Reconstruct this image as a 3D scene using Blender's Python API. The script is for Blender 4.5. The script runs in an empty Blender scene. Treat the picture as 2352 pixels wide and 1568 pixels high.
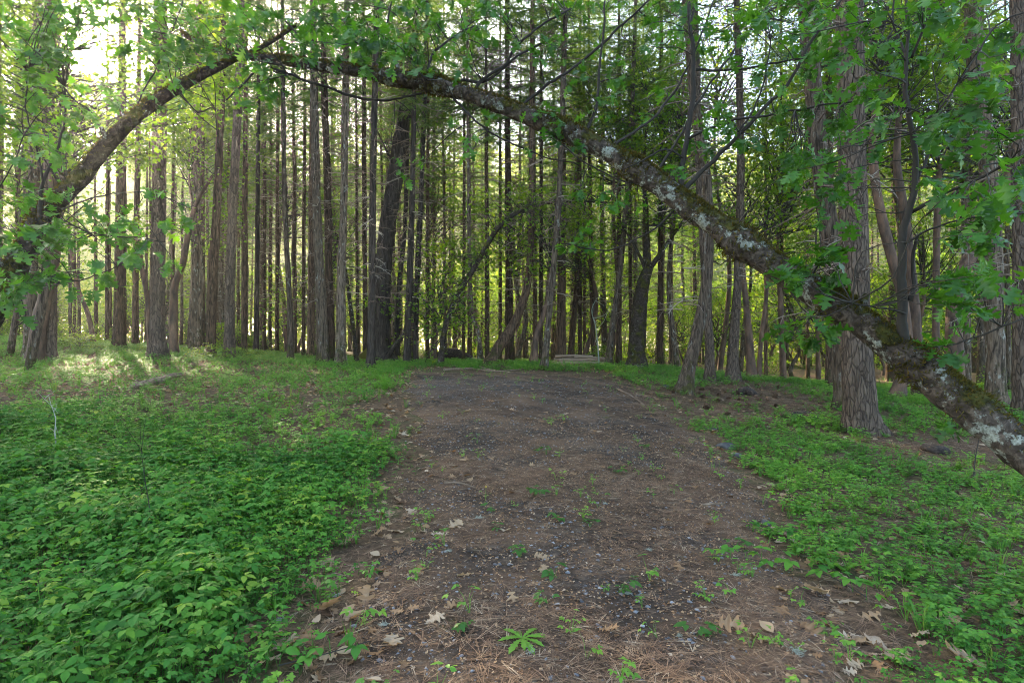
import bpy, math, random
import numpy as np
from mathutils import Vector

random.seed(7)
RNG = np.random.default_rng(7)
SC = bpy.context.scene
COL = SC.collection
F = 1307.0          # focal length in photo units (photo taken as 2352 x 1568)
HX, HY, EYE = 1176.0, 800.0, 1.5

def W(px, py, d):
    return np.array([d*(px-HX)/F, d, EYE + d*(HY-py)/F])

# ------------------------------------------------------------------ mesh helpers
class G:
    """collects triangles of one mesh"""
    def __init__(s): s.V=[]; s.T=[]; s.A=[]; s.n=0
    def add(s, V, T, a=0.5):
        V=np.asarray(V,float); T=np.asarray(T,int)
        if len(V)==0: return
        s.V.append(V); s.T.append(T+s.n); s.n+=len(V)
        s.A.append(np.full(len(V),a) if np.isscalar(a) else np.asarray(a,float))
    def get(s):
        if not s.V: return np.zeros((0,3)),np.zeros((0,3),int),np.zeros(0)
        return np.concatenate(s.V),np.concatenate(s.T),np.concatenate(s.A)

def mk(name, V, T, mat, parent=None, attr=None, smooth=False, loc=None):
    me=bpy.data.meshes.new(name)
    V=np.asarray(V,np.float32); T=np.asarray(T,np.int32)
    me.vertices.add(len(V)); me.vertices.foreach_set('co',V.ravel())
    me.loops.add(T.size); me.loops.foreach_set('vertex_index',T.ravel())
    me.polygons.add(len(T)); me.polygons.foreach_set('loop_start',np.arange(0,T.size,3,dtype=np.int32))
    if smooth: me.polygons.foreach_set('use_smooth',np.ones(len(T),bool))
    if attr is not None:
        at=me.attributes.new('v','FLOAT','POINT'); at.data.foreach_set('value',np.asarray(attr,np.float32))
    me.update(calc_edges=True)
    me.materials.append(mat)
    o=bpy.data.objects.new(name,me); COL.objects.link(o)
    if parent is not None: o.parent=parent
    if loc is not None: o.location=[float(c) for c in loc]
    return o

def mkG(name,g,mat,parent=None,smooth=False,loc=None):
    V,T,A=g.get(); return mk(name,V,T,mat,parent,A,smooth,loc)

def empty(name,loc,rz=0.0):
    o=bpy.data.objects.new(name,None); COL.objects.link(o)
    o.location=[float(c) for c in loc]; o.rotation_euler=(0,0,rz); o.empty_display_size=.2
    return o

def tag(o,label=None,cat=None,group=None,kind=None):
    if label: o['label']=label
    if cat: o['category']=cat
    if group: o['group']=group
    if kind: o['kind']=kind
    return o

def dup(root,loc,rz=0.0,scale=(1,1,1)):
    r=root.copy(); COL.objects.link(r); r.location=[float(c) for c in loc]; r.rotation_euler=(0,0,rz); r.scale=scale
    for ch in list(root.children):
        c=ch.copy(); COL.objects.link(c); c.parent=r
    return r

def resample(P,step):
    P=np.asarray(P,float)
    # smooth curve (Catmull-Rom) through P (rows may carry extra columns)
    if len(P)>2:
        Q=[]
        E=np.vstack([2*P[0]-P[1],P,2*P[-1]-P[-2]])
        for i in range(1,len(E)-2):
            p0,p1,p2,p3=E[i-1],E[i],E[i+1],E[i+2]
            n=max(2,int(np.linalg.norm((p2-p1)[:3])/step))
            t=np.arange(n)[:,None]/n
            Q.append(.5*((2*p1)+(-p0+p2)*t+(2*p0-5*p1+4*p2-p3)*t**2+(-p0+3*p1-3*p2+p3)*t**3))
        Q.append(P[-1:]); return np.vstack(Q)
    n=max(1,int(np.linalg.norm((P[1]-P[0])[:3])/step))
    t=np.arange(n+1)[:,None]/n
    return P[0]*(1-t)+P[1]*t

def tube(P,R,nseg=8,rough=0.0,rng=RNG,cap=True):
    P=np.asarray(P,float); R=np.asarray(R,float); n=len(P)
    Tn=np.gradient(P,axis=0); Tn/= (np.linalg.norm(Tn,axis=1)[:,None]+1e-9)
    u=np.cross(Tn[0],[0.31,0.95,0.12]); u/=np.linalg.norm(u)+1e-9
    U=np.zeros((n,3))
    for i in range(n):
        u=u-np.dot(u,Tn[i])*Tn[i]; u/=np.linalg.norm(u)+1e-9; U[i]=u
    B=np.cross(Tn,U)
    a=np.arange(nseg)*2*math.pi/nseg
    rr=R[:,None]*np.ones(nseg)
    if rough>0:
        nz=rng.normal(0,1,(n,nseg)); nz=(nz+np.roll(nz,1,0)+np.roll(nz,1,1))/1.73
        rr=rr*(1+rough*nz)
    V=P[:,None,:]+rr[:,:,None]*(np.cos(a)[None,:,None]*U[:,None,:]+np.sin(a)[None,:,None]*B[:,None,:])
    V=V.reshape(-1,3)
    i=np.arange(n-1)[:,None]*nseg; j=np.arange(nseg)[None,:]; k=(j+1)%nseg
    a0=(i+j).ravel(); a1=(i+k).ravel(); b0=a0+nseg; b1=a1+nseg
    T=np.vstack([np.stack([a0,a1,b1],1),np.stack([a0,b1,b0],1)])
    if cap:
        c0=len(V); V=np.vstack([V,P[:1],P[-1:]])
        jj=np.arange(nseg); kk=(jj+1)%nseg
        T=np.vstack([T,np.stack([np.full(nseg,c0),kk,jj],1),np.stack([np.full(nseg,c0+1),(n-1)*nseg+jj,(n-1)*nseg+kk],1)])
    return V,T

def frames(u,n):
    """rotation matrices whose Y is u and whose Z is close to n; arrays (N,3)"""
    y=u/(np.linalg.norm(u,axis=1)[:,None]+1e-9)
    z=n-(n*y).sum(1)[:,None]*y; z/=np.linalg.norm(z,axis=1)[:,None]+1e-9
    x=np.cross(y,z)
    return np.stack([x,y,z],2)

def place(V,T,pos,R,s,a=None,va=None):
    N=len(pos); n=len(V)
    s=np.asarray(s,float)
    s=np.broadcast_to(s.reshape(-1,1,1) if s.ndim else s,(N,1,1))
    out=np.einsum('nij,kj->nki',R,V)*s+pos[:,None,:]
    TT=(T[None,:,:]+(np.arange(N)*n)[:,None,None]).reshape(-1,3)
    A=np.repeat(a,n) if a is not None else np.full(N*n,.5)
    if va is not None: A=np.clip(A+np.tile(va,N),0,1)
    return out.reshape(-1,3),TT,A

def rotz(a):
    c,s=np.cos(a),np.sin(a); o=np.zeros_like(a); l=np.ones_like(a)
    return np.stack([np.stack([c,-s,o],-1),np.stack([s,c,o],-1),np.stack([o,o,l],-1)],-2)

def tilt(N,amt,rng=RNG):
    ax=rng.normal(0,amt,(N,2)); R=rotz(rng.uniform(0,6.283,N))
    n=np.stack([ax[:,0],ax[:,1],np.ones(N)],1)
    return frames(R[:,:,1],n)@np.eye(3)

# leaf outline: list of (t, half width); folded on the midrib and drooping
def leaf(outline,fold=.25,droop=.18,wave=0.0,seed=0):
    rg=np.random.default_rng(seed); V=[];T=[]
    for t,w in outline:
        z0=-droop*t*t
        k=rg.uniform(-wave,wave,2)
        V+= [(0,t,z0),(-w,t,z0+fold*w+k[0]),(w,t,z0+fold*w+k[1])]
    m=len(outline)
    for i in range(m-1):
        a,b=3*i,3*i+3
        T+= [(a,b,b+1),(a,b+1,a+1),(a,a+2,b+2),(a,b+2,b)]
    return np.array(V,float),np.array(T)

OAK=[(0,.012),(.14,.012),(.17,.07),(.22,.2),(.26,.235),(.29,.09),(.35,.075),(.41,.2),(.47,.36),(.53,.41),(.545,.15),(.6,.085),(.67,.2),(.75,.34),(.8,.3),(.81,.13),(.88,.13),(.93,.17),(1.0,.0)]
MAPLE=[(0,.01),(.15,.01),(.17,.2),(.2,.42),(.3,.3),(.36,.16),(.45,.36),(.56,.5),(.6,.3),(.63,.12),(.72,.2),(.8,.24),(.84,.12),(1,0)]
OVATE=[(0,.02),(.15,.2),(.35,.31),(.55,.28),(.78,.15),(1,0)]
SERR=[(0,.03),(.1,.2),(.2,.24),(.24,.29),(.36,.29),(.4,.33),(.55,.27),(.58,.29),(.75,.16),(.78,.17),(1,0)]
SMALL=[(0,.08),(.4,.33),(.7,.26),(1,0)]
TINY=[(0,.1),(.5,.35),(1,0)]
SKY,SUN,EXPO,SUNR,SUNE,HAZE,HAZEG=.14,5.0,3.2,.95,30.0,.0009,.75
# ------------------------------------------------------------------ materials
def newmat(name):
    m=bpy.data.materials.new(name); m.use_nodes=True
    nt=m.node_tree; nt.nodes.clear()
    out=nt.nodes.new('ShaderNodeOutputMaterial')
    return m,nt,out
def N_(nt,t,**k):
    n=nt.nodes.new(t)
    for a,b in k.items(): setattr(n,a,b)
    return n
def L_(nt,a,b): nt.links.new(a,b)
def ramp(nt,fac,stops,interp='LINEAR'):
    r=N_(nt,'ShaderNodeValToRGB'); r.color_ramp.interpolation=interp
    e=r.color_ramp.elements
    while len(e)<len(stops): e.new(.5)
    for x,(p,c) in zip(e,stops):
        x.position=p; x.color=(*c,1) if len(c)==3 else c
    if fac is not None: L_(nt,fac,r.inputs[0])
    return r.outputs[0]
def mixc(nt,f,a,b,mode='MIX'):
    m=N_(nt,'ShaderNodeMix',data_type='RGBA',blend_type=mode)
    for s,v in ((0,f),(6,a),(7,b)):
        if hasattr(v,'is_output'): L_(nt,v,m.inputs[s])
        elif s==0: m.inputs[0].default_value=v
        else: m.inputs[s].default_value=(*v,1)
    return m.outputs[2]
def noise(nt,co,scale,detail=3,rough=.55,dist=0.0):
    n=N_(nt,'ShaderNodeTexNoise'); n.inputs['Scale'].default_value=scale; n.inputs['Detail'].default_value=detail
    n.inputs['Roughness'].default_value=rough; n.inputs['Distortion'].default_value=dist
    L_(nt,co,n.inputs['Vector']); return n.outputs[0]
def mapping(nt,co,scale):
    m=N_(nt,'ShaderNodeMapping'); m.inputs['Scale'].default_value=scale; L_(nt,co,m.inputs['Vector']); return m.outputs[0]
def objco(nt): return N_(nt,'ShaderNodeTexCoord').outputs['Object']
def bump(nt,h,strength,dist):
    b=N_(nt,'ShaderNodeBump'); b.inputs['Strength'].default_value=strength; b.inputs['Distance'].default_value=dist
    L_(nt,h,b.inputs['Height']); return b.outputs[0]
def principled(nt,out,col,rough=.9,nrm=None,spec=.2):
    p=N_(nt,'ShaderNodeBsdfPrincipled'); p.inputs['Roughness'].default_value=rough
    p.inputs['Specular IOR Level'].default_value=spec
    if hasattr(col,'is_output'): L_(nt,col,p.inputs['Base Color'])
    else: p.inputs['Base Color'].default_value=(*col,1)
    if nrm is not None: L_(nt,nrm,p.inputs['Normal'])
    if out is not None: L_(nt,p.outputs[0],out.inputs[0])
    return p

def leafmat(name,stops,trans=.5,tcol=(1.25,1.15,.55),rough=.5,spec=.25):
    m,nt,out=newmat(name)
    at=N_(nt,'ShaderNodeAttribute',attribute_name='v')
    c=ramp(nt,at.outputs['Fac'],stops)
    p=principled(nt,None,c,rough,spec=spec)
    t=N_(nt,'ShaderNodeBsdfTranslucent')
    L_(nt,mixc(nt,1.0,c,tcol,'MULTIPLY'),t.inputs['Color'])
    mx=N_(nt,'ShaderNodeMixShader'); mx.inputs[0].default_value=trans
    L_(nt,p.outputs[0],mx.inputs[1]); L_(nt,t.outputs[0],mx.inputs[2]); L_(nt,mx.outputs[0],out.inputs[0])
    return m

def attrmat(name,stops,rough=.85,spec=.2):
    m,nt,out=newmat(name)
    at=N_(nt,'ShaderNodeAttribute',attribute_name='v')
    principled(nt,out,ramp(nt,at.outputs['Fac'],stops),rough,spec=spec)
    return m

M={}
M['oak_leaf']=leafmat('oak_leaf',[(0,(.02,.062,.01)),(.45,(.038,.13,.016)),(.8,(.065,.185,.022)),(1,(.12,.25,.025))],.5,(1.8,1.5,.45),.42,.35)
M['under_leaf']=leafmat('understory_leaf',[(0,(.035,.085,.012)),(.5,(.075,.175,.02)),(1,(.14,.24,.025))],.64,(2.2,1.65,.4))
M['far_leaf']=leafmat('far_leaf',[(0,(.07,.12,.012)),(.5,(.13,.2,.02)),(1,(.2,.26,.03))],.62,(2.0,1.6,.4))  # brighter, yellower leaf with the backlit glow put into its colour
M['needle']=leafmat('needle_foliage',[(0,(.025,.065,.018)),(.5,(.055,.135,.028)),(1,(.11,.19,.035))],.58,(2.2,1.7,.5),.55)
M['bramble']=leafmat('bramble_leaf',[(0,(.024,.08,.016)),(.4,(.056,.178,.03)),(.75,(.1,.25,.034)),(1,(.21,.32,.045))],.42,(1.5,1.4,.5),.65,.1)
M['fine']=leafmat('fine_herb_leaf',[(0,(.045,.13,.022)),(.5,(.095,.25,.032)),(1,(.18,.33,.04))],.45,(1.4,1.4,.5))
M['grass']=leafmat('grass_blade',[(0,(.04,.12,.02)),(.6,(.09,.22,.03)),(1,(.24,.26,.08))],.45,(1.4,1.3,.5))
M['dryleaf']=leafmat('dry_leaf',[(0,(.09,.05,.025)),(.35,(.24,.14,.07)),(.7,(.34,.245,.145)),(1,(.43,.35,.25))],.25,(1.1,.9,.6),.75,.15)
M['needles_dry']=attrmat('dry_needles',[(0,(.055,.035,.023)),(.5,(.16,.095,.055)),(.85,(.28,.185,.11)),(1,(.36,.29,.2))])
M['pebble']=attrmat('pebble',[(0,(.05,.052,.056)),(.6,(.14,.147,.158)),(1,(.24,.247,.252))],.7,.3)
M['lichen']=attrmat('lichen',[(0,(.16,.2,.15)),(1,(.33,.37,.31))])
M['mossgeo']=leafmat('moss_tuft',[(0,(.035,.03,.01)),(.5,(.075,.07,.014)),(1,(.13,.085,.02))],.3,(1.2,1.1,.5),.9,.05)
M['twig']=attrmat('twig_bark',[(0,(.02,.017,.014)),(.5,(.042,.038,.03)),(1,(.09,.083,.07))])
M['deadtwig']=attrmat('dead_twig_bark',[(0,(.06,.04,.03)),(.6,(.15,.11,.08)),(1,(.26,.24,.2))])
M['yellow']=attrmat('yellow_petal',[(0,(.7,.5,.02)),(1,(.8,.6,.03))])

def barkmat(name,kind):
    m,nt,out=newmat(name); co=objco(nt)
    rnd=N_(nt,'ShaderNodeObjectInfo').outputs['Random']
    add=N_(nt,'ShaderNodeVectorMath',operation='ADD'); L_(nt,co,add.inputs[0])
    sc=N_(nt,'ShaderNodeVectorMath',operation='SCALE'); L_(nt,rnd,sc.inputs['Scale']); sc.inputs[0].default_value=(17,29,41)
    L_(nt,sc.outputs[0],add.inputs[1]); co=add.outputs[0]
    if kind=='pine':
        wob=mixc(nt,.09,co,N_col(nt,co,4.0))
        c1=mapping(nt,wob,(17,17,3.6))
        v=N_(nt,'ShaderNodeTexVoronoi',feature='DISTANCE_TO_EDGE'); L_(nt,c1,v.inputs['Vector']); v.inputs['Scale'].default_value=1.0
        vc=N_(nt,'ShaderNodeTexVoronoi'); L_(nt,c1,vc.inputs['Vector']); vc.inputs['Scale'].default_value=1.0
        sep=N_(nt,'ShaderNodeSeparateColor'); L_(nt,vc.outputs['Color'],sep.inputs[0])
        fur=ramp(nt,v.outputs['Distance'],[(0,(0,0,0)),(.13,(1,1,1))])
        rg_=ramp(nt,noise(nt,mapping(nt,co,(26,26,3)),1,4,.65,.8),[(.36,(0,0,0)),(.5,(1,1,1))])
        fur=mixc(nt,.35,fur,rg_)
        plate=ramp(nt,sep.outputs[0],[(0,(.075,.056,.042)),(.5,(.122,.092,.068)),(1,(.175,.135,.1))])
        fine=noise(nt,mapping(nt,co,(30,30,12)),1,4)
        plate=mixc(nt,fine,plate,(.09,.067,.05))
        c=mixc(nt,fur,(.026,.02,.015),plate)
        h=N_(nt,'ShaderNodeMath',operation='ADD'); L_(nt,fur,h.inputs[0])
        mm=N_(nt,'ShaderNodeMath',operation='MULTIPLY'); L_(nt,fine,mm.inputs[0]); mm.inputs[1].default_value=.6; L_(nt,mm.outputs[0],h.inputs[1])
        principled(nt,out,c,.92,bump(nt,h.outputs[0],1.0,.035),.12)
    elif kind in('fir','dark'):
        rid=noise(nt,mapping(nt,co,(22,22,3.2)),1,4,.6,.6)
        f=ramp(nt,rid,[(.36,(0,0,0)),(.6,(1,1,1))])
        if kind=='fir': c=mixc(nt,f,(.025,.019,.013),(.128,.096,.068))
        else: c=mixc(nt,f,(.02,.014,.01),(.105,.068,.044))
        li=noise(nt,mapping(nt,co,(9,9,4)),1,5,.65)
        lim=ramp(nt,li,[(.575 if kind=='fir' else .64,(0,0,0)),(.68 if kind=='fir' else .72,(1,1,1))])
        c=mixc(nt,lim,c,(.2,.205,.175) if kind=='fir' else (.15,.14,.115))
        rv=N_(nt,'ShaderNodeMapRange'); L_(nt,rnd,rv.inputs[0]); rv.inputs[3].default_value=.62; rv.inputs[4].default_value=1.35
        sc2=N_(nt,'ShaderNodeVectorMath',operation='SCALE'); L_(nt,c,sc2.inputs[0]); L_(nt,rv.outputs[0],sc2.inputs['Scale']); c=sc2.outputs[0]
        sz=N_(nt,'ShaderNodeSeparateXYZ'); L_(nt,objco(nt),sz.inputs[0])       # moss creeping up from the foot
        mz=N_(nt,'ShaderNodeMath',operation='MULTIPLY_ADD'); L_(nt,sz.outputs[2],mz.inputs[0]); mz.inputs[1].default_value=-.16; L_(nt,noise(nt,co,4.5,4,.65),mz.inputs[2])
        mm2=ramp(nt,mz.outputs[0],[(.42,(0,0,0)),(.52,(.85,.85,.85))])
        c=mixc(nt,mm2,c,ramp(nt,noise(nt,co,20,2),[(.35,(.02,.022,.008)),(.7,(.065,.062,.016))]))
        principled(nt,out,c,.92,bump(nt,rid,1.0,.05),.1)
    elif kind=='madrone':
        a=noise(nt,mapping(nt,co,(6,6,2)),1,4,.6)
        c=ramp(nt,a,[(.3,(.035,.024,.018)),(.48,(.08,.052,.036)),(.62,(.13,.078,.05)),(.8,(.21,.14,.09))])
        principled(nt,out,c,.75,bump(nt,noise(nt,mapping(nt,co,(20,20,5)),1,3),.6,.02),.2)
    elif kind in('oak','shadedoak'):
        # dark furrowed bark, pale crusty lichen in blotches, moss on the upper side and in collars
        rid=noise(nt,mapping(nt,co,(16,16,16)),1,5,.65,.8)
        base=ramp(nt,rid,[(.3,(.016,.013,.01)),(.5,(.052,.041,.031)),(.7,(.125,.1,.078))] if kind=='oak' else [(.3,(.01,.008,.006)),(.5,(.034,.026,.02)),(.7,(.075,.06,.046))])  # second ramp: backlit silhouette of the left limb put into darker bark
        big=noise(nt,co,2.4,2)
        li=noise(nt,co,10,5,.68)
        s=N_(nt,'ShaderNodeMath',operation='MULTIPLY_ADD'); L_(nt,big,s.inputs[0]); s.inputs[1].default_value=.55; L_(nt,li,s.inputs[2])
        lim=ramp(nt,s.outputs[0],[(.828 if kind=='oak' else .92,(0,0,0)),(.9 if kind=='oak' else 1.02,(1,1,1))])
        c=mixc(nt,lim,base,ramp(nt,noise(nt,co,45,2),[(.3,(.13,.14,.11)),(.7,(.3,.325,.28))]))
        geo=N_(nt,'ShaderNodeNewGeometry'); sx=N_(nt,'ShaderNodeSeparateXYZ'); L_(nt,geo.outputs['Normal'],sx.inputs[0])
        mo=noise(nt,co,3.2,4,.65)
        q=N_(nt,'ShaderNodeMath',operation='MULTIPLY_ADD'); L_(nt,sx.outputs[2],q.inputs[0]); q.inputs[1].default_value=.13; L_(nt,mo,q.inputs[2])
        mom=ramp(nt,q.outputs[0],[(.52,(0,0,0)),(.6,(1,1,1))])
        mc=ramp(nt,noise(nt,co,14,3),[(.35,(.022,.022,.008)),(.55,(.05,.05,.011)),(.75,(.085,.055,.016))])
        c=mixc(nt,mom,c,mc)
        hh=N_(nt,'ShaderNodeMath',operation='ADD'); L_(nt,rid,hh.inputs[0]); L_(nt,mom,hh.inputs[1])
        principled(nt,out,c,.95,bump(nt,hh.outputs[0],1.0,.03),.1)
    elif kind=='deadoak':
        rid=noise(nt,mapping(nt,co,(18,18,2.2)),1,5,.65,1.0)
        c=ramp(nt,rid,[(.35,(.014,.011,.009)),(.55,(.05,.04,.032)),(.75,(.105,.085,.068))])
        principled(nt,out,c,.95,bump(nt,rid,1.0,.06),.08)
    elif kind=='pole':
        a=noise(nt,mapping(nt,co,(3,40,40)),1,4,.6)
        c=ramp(nt,a,[(.3,(.1,.07,.05)),(.5,(.27,.2,.14)),(.75,(.42,.34,.26))])
        principled(nt,out,c,.9,bump(nt,a,.8,.01),.1)
    elif kind=='log':
        a=noise(nt,mapping(nt,co,(3,40,40)),1,4,.6)
        c=ramp(nt,a,[(.3,(.055,.04,.028)),(.5,(.17,.125,.085)),(.75,(.29,.225,.165))])
        principled(nt,out,c,.9,bump(nt,a,.8,.01),.1)
    elif kind=='char':
        a=noise(nt,co,18,4,.6)
        c=ramp(nt,a,[(.35,(.014,.012,.011)),(.55,(.045,.035,.028)),(.8,(.13,.085,.06))])
        principled(nt,out,c,.9,bump(nt,a,1,.02),.15)
    elif kind=='rock':
        a=noise(nt,co,9,5,.6)
        c=ramp(nt,a,[(.3,(.03,.029,.028)),(.55,(.075,.073,.068)),(.75,(.15,.147,.135))])
        principled(nt,out,c,.85,bump(nt,a,.8,.02),.2)
    return m
def N_col(nt,co,scale):
    n=N_(nt,'ShaderNodeTexNoise'); n.inputs['Scale'].default_value=scale; L_(nt,co,n.inputs['Vector']); return n.outputs[1]
for k in('pine','fir','dark','madrone','oak','shadedoak','deadoak','pole','log','char','rock'): M[k]=barkmat(k+'_surface',k)

def groundmat(name,track):
    m,nt,out=newmat(name); co=objco(nt)
    a=noise(nt,co,1.1,4,.6); b=noise(nt,co,14,5,.7); c_=noise(nt,co,70,4,.7)
    if track:
        c=ramp(nt,b,[(.32,(.02,.015,.011)),(.5,(.055,.041,.03)),(.68,(.125,.095,.07))])
        c=mixc(nt,ramp(nt,a,[(.42,(0,0,0)),(.6,(.75,.75,.75))]),c,(.135,.084,.05))
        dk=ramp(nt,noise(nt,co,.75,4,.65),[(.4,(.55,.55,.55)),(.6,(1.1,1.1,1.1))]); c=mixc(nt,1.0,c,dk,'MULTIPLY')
        sp=ramp(nt,c_,[(.6,(0,0,0)),(.7,(1,1,1))])
        c=mixc(nt,sp,c,(.24,.215,.19))
        ms=ramp(nt,noise(nt,co,2.3,5,.7),[(.63,(0,0,0)),(.7,(.7,.7,.7))])
        c=mixc(nt,ms,c,(.09,.085,.02))
        # pale gravel patch near the far end
        gr=N_(nt,'ShaderNodeVectorMath',operation='DISTANCE'); L_(nt,co,gr.inputs[0]); gr.inputs[1].default_value=(-1.2,12.4,.6)
        g=ramp(nt,gr.outputs['Value'],[(.5,(1,1,1)),(1,(0,0,0))]); 
        mg=N_(nt,'ShaderNodeMath',operation='DIVIDE'); L_(nt,gr.outputs['Value'],mg.inputs[0]); mg.inputs[1].default_value=2.2
        g=ramp(nt,mg.outputs[0],[(.3,(.35,.35,.35)),(1,(0,0,0))])
        c=mixc(nt,g,c,ramp(nt,c_,[(.4,(.04,.037,.033)),(.6,(.14,.135,.125))]))
    else:
        c=ramp(nt,b,[(.3,(.035,.026,.015)),(.5,(.085,.055,.032)),(.72,(.19,.125,.07))])
        c=mixc(nt,ramp(nt,a,[(.5,(0,0,0)),(.66,(.7,.7,.7))]),c,(.045,.075,.02))
    principled(nt,out,c,.95,bump(nt,b,1.0,.05),.1)
    return m
M['ground']=groundmat('forest_floor',False); M['track']=groundmat('track_surface',True)

# ------------------------------------------------------------------ terrain: thin plate through points read off the photo
CTRL=[]
for px,py,d in [(362,822,18),(275,797,22.6),(84,836,17.8),(852,847,18),(878,835,23),(1012,839,20),(1252,850,18.5),(1330,836,24),
  (1461,843,21),(1571,904,14.5),(1631,880,17.5),(1682,872,17.5),(1979,996,10.2),(1931,933,12),(2287,932,14),(2060,918,15),
  (1800,880,26),(500,806,28),(700,818,26),(1100,828,30),(1350,834,31),(1900,1200,5.55),(2200,1400,3.6),(300,1205,4.6),(300,1010,7),
  (100,905,9.3),(1250,1210,4.7),(1250,1005,7.9),(1250,900,12),(1250,862,16.3),(1700,945,12.4),(2100,1055,8.5),(600,880,13.5),(800,1000,7.6),
  (355,886,11.2),(100,1250,4.2)]:
    CTRL.append(W(px,py,d))
CTRL+= [np.array(q,float) for q in [(0,0,0),(0,2.6,0),(0,-6,0),(-3,1.5,.05),(3,1.5,-.1),(-12,-6,.5),(12,-6,-.5),(-25,22,2.0),(-45,45,2.0),(25,25,-.2),(45,45,-.5),
  (0,50,.75),(20,50,.1),(-20,50,1.4),(0,90,.6),(-60,90,1.2),(60,90,-.4),(-30,5,1.2),(30,5,-.8),(-60,-10,1),(60,-10,-1),(-100,150,1),(100,150,0),(0,200,.5)]]
CTRL=np.array(CTRL)
def _U(r2): return .5*r2*np.log(r2+1e-9)
_n=len(CTRL)
_K=_U(((CTRL[:,None,:2]-CTRL[None,:,:2])**2).sum(-1))+np.eye(_n)*4.0
_P=np.hstack([np.ones((_n,1)),CTRL[:,:2]])
_A=np.vstack([np.hstack([_K,_P]),np.hstack([_P.T,np.zeros((3,3))])])
_w=np.linalg.solve(_A,np.concatenate([CTRL[:,2],np.zeros(3)]))
def terr0(x,y):
    x=np.clip(np.asarray(x,float),-130,130); y=np.clip(np.asarray(y,float),-30,210)
    sh=x.shape; p=np.stack([x.ravel(),y.ravel()],1); out=np.empty(len(p))
    for i in range(0,len(p),20000):
        q=p[i:i+20000]
        out[i:i+20000]=_U(((q[:,None,:]-CTRL[None,:,:2])**2).sum(-1))@_w[:_n]+_w[_n]+q@_w[_n+1:]
    z=out.reshape(sh)
    return z
def terr(x,y):
    x=np.asarray(x,float); y=np.asarray(y,float)
    return terr0(x,y)+.02*np.sin(2.1*x+.7*y)*np.cos(1.7*y-.6*x)+.012*np.sin(5.3*x+1.1)*np.sin(4.7*y)
# ground point under a photo pixel
def gp(px,py):
    d=2.2
    prev=None
    for d in np.concatenate([np.arange(1.6,12,.1),np.arange(12,40,.25)]):
        p=W(px,py,d); h=float(terr(p[0],p[1]))-p[2]
        if h>=0: return p[0],p[1]
        if prev is None or h>prev[0]: prev=(h,p[0],p[1])
    return prev[1],prev[2]
_LE=[(1568,730),(1480,800),(1400,850),(1250,900),(1150,925),(1050,962),(950,945),(900,938),(870,948),(852,965)]
_RE=[(1568,1960),(1450,1910),(1300,1825),(1200,1775),(1100,1720),(1000,1600),(950,1540),(900,1470),(872,1420),(852,1375)]
_le=np.array([gp(x,y) for y,x in _LE]); _re=np.array([gp(x,y) for y,x in _RE])
_le=_le[np.argsort(_le[:,1])]; _re=_re[np.argsort(_re[:,1])]
_le=np.vstack([[_le[0,0]-.05,-6],_le]); _re=np.vstack([[_re[0,0]+.15,-6],_re])
YEND=min(_le[-1,1],_re[-1,1])
def edges(y):
    w=.10*np.sin(3.1*y)+.06*np.sin(7.3*y+1)
    return np.interp(y,_le[:,1],_le[:,0])+w, np.interp(y,_re[:,1],_re[:,0])-.09*np.sin(2.6*y+2)-.05*np.sin(8.1*y)
def crown_h(x,y):
    l,r=edges(y); s=np.abs((2*x-(l+r))/(r-l))
    e=np.clip((YEND+.6-y)/2.5,0,1)
    return np.where(s<1.08,(.085*(1-np.clip(s,0,1.08)**6)+.0)*e-.03*(1-e)-.012-e*(.028*np.exp(-((s-.52)/.17)**2)*(.7+.3*np.sin(1.3*y))+.008*np.sin(6*x+2*y)*np.sin(5*y)+.006*np.sin(13*x-3*y)*np.sin(11*y+x)),-.05)
def surf(x,y):
    x=np.asarray(x,float); y=np.asarray(y,float)
    return terr(x,y)+np.maximum(0,crown_h(x,y))
def on_track(x,y):
    l,r=edges(y); return (x>l)&(x<r)&(y<YEND)

def geomspace_axis(a,b,fine,grow):
    v=[0.0]; s=fine
    while v[-1]<b: v.append(v[-1]+s); s*=grow
    u=[0.0]; s=fine
    while u[-1]<-a: u.append(u[-1]+s); s*=grow
    return np.array(sorted([-t for t in u[1:]]+v))
gx=geomspace_axis(-420,420,.16,1.035); gy=geomspace_axis(-60,460,.16,1.03)+2
X,Y=np.meshgrid(gx,gy); Z=terr(X,Y)
nx,ny=len(gx),len(gy)
idx=np.arange(nx*ny).reshape(ny,nx)
a,b,c,d=idx[:-1,:-1].ravel(),idx[:-1,1:].ravel(),idx[1:,1:].ravel(),idx[1:,:-1].ravel()
o=mk('ground',np.stack([X,Y,Z],-1).reshape(-1,3),np.vstack([np.stack([a,b,c],1),np.stack([a,c,d],1)]),M['ground'],smooth=True)
tag(o,'brown forest floor of leaf litter rising gently to the left','ground',kind='structure')
ty=np.concatenate([np.arange(-5,10,.12),np.arange(10,YEND+.8,.2)]); ts=np.linspace(-1.08,1.08,44)
l,r=edges(ty); X=(l+r)[:,None]/2+(r-l)[:,None]/2*ts[None,:]; Y=np.repeat(ty[:,None],len(ts),1)
Z=terr(X,Y)+crown_h(X,Y)
nx,ny=len(ts),len(ty); idx=np.arange(nx*ny).reshape(ny,nx)
a,b,c,d=idx[:-1,:-1].ravel(),idx[:-1,1:].ravel(),idx[1:,1:].ravel(),idx[1:,:-1].ravel()
o=mk('dirt_track',np.stack([X,Y,Z],-1).reshape(-1,3),np.vstack([np.stack([a,b,c],1),np.stack([a,c,d],1)]),M['track'],smooth=True)
tag(o,'brown dirt track strewn with needles and gravel, leading to the trees','track',kind='structure')
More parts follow.
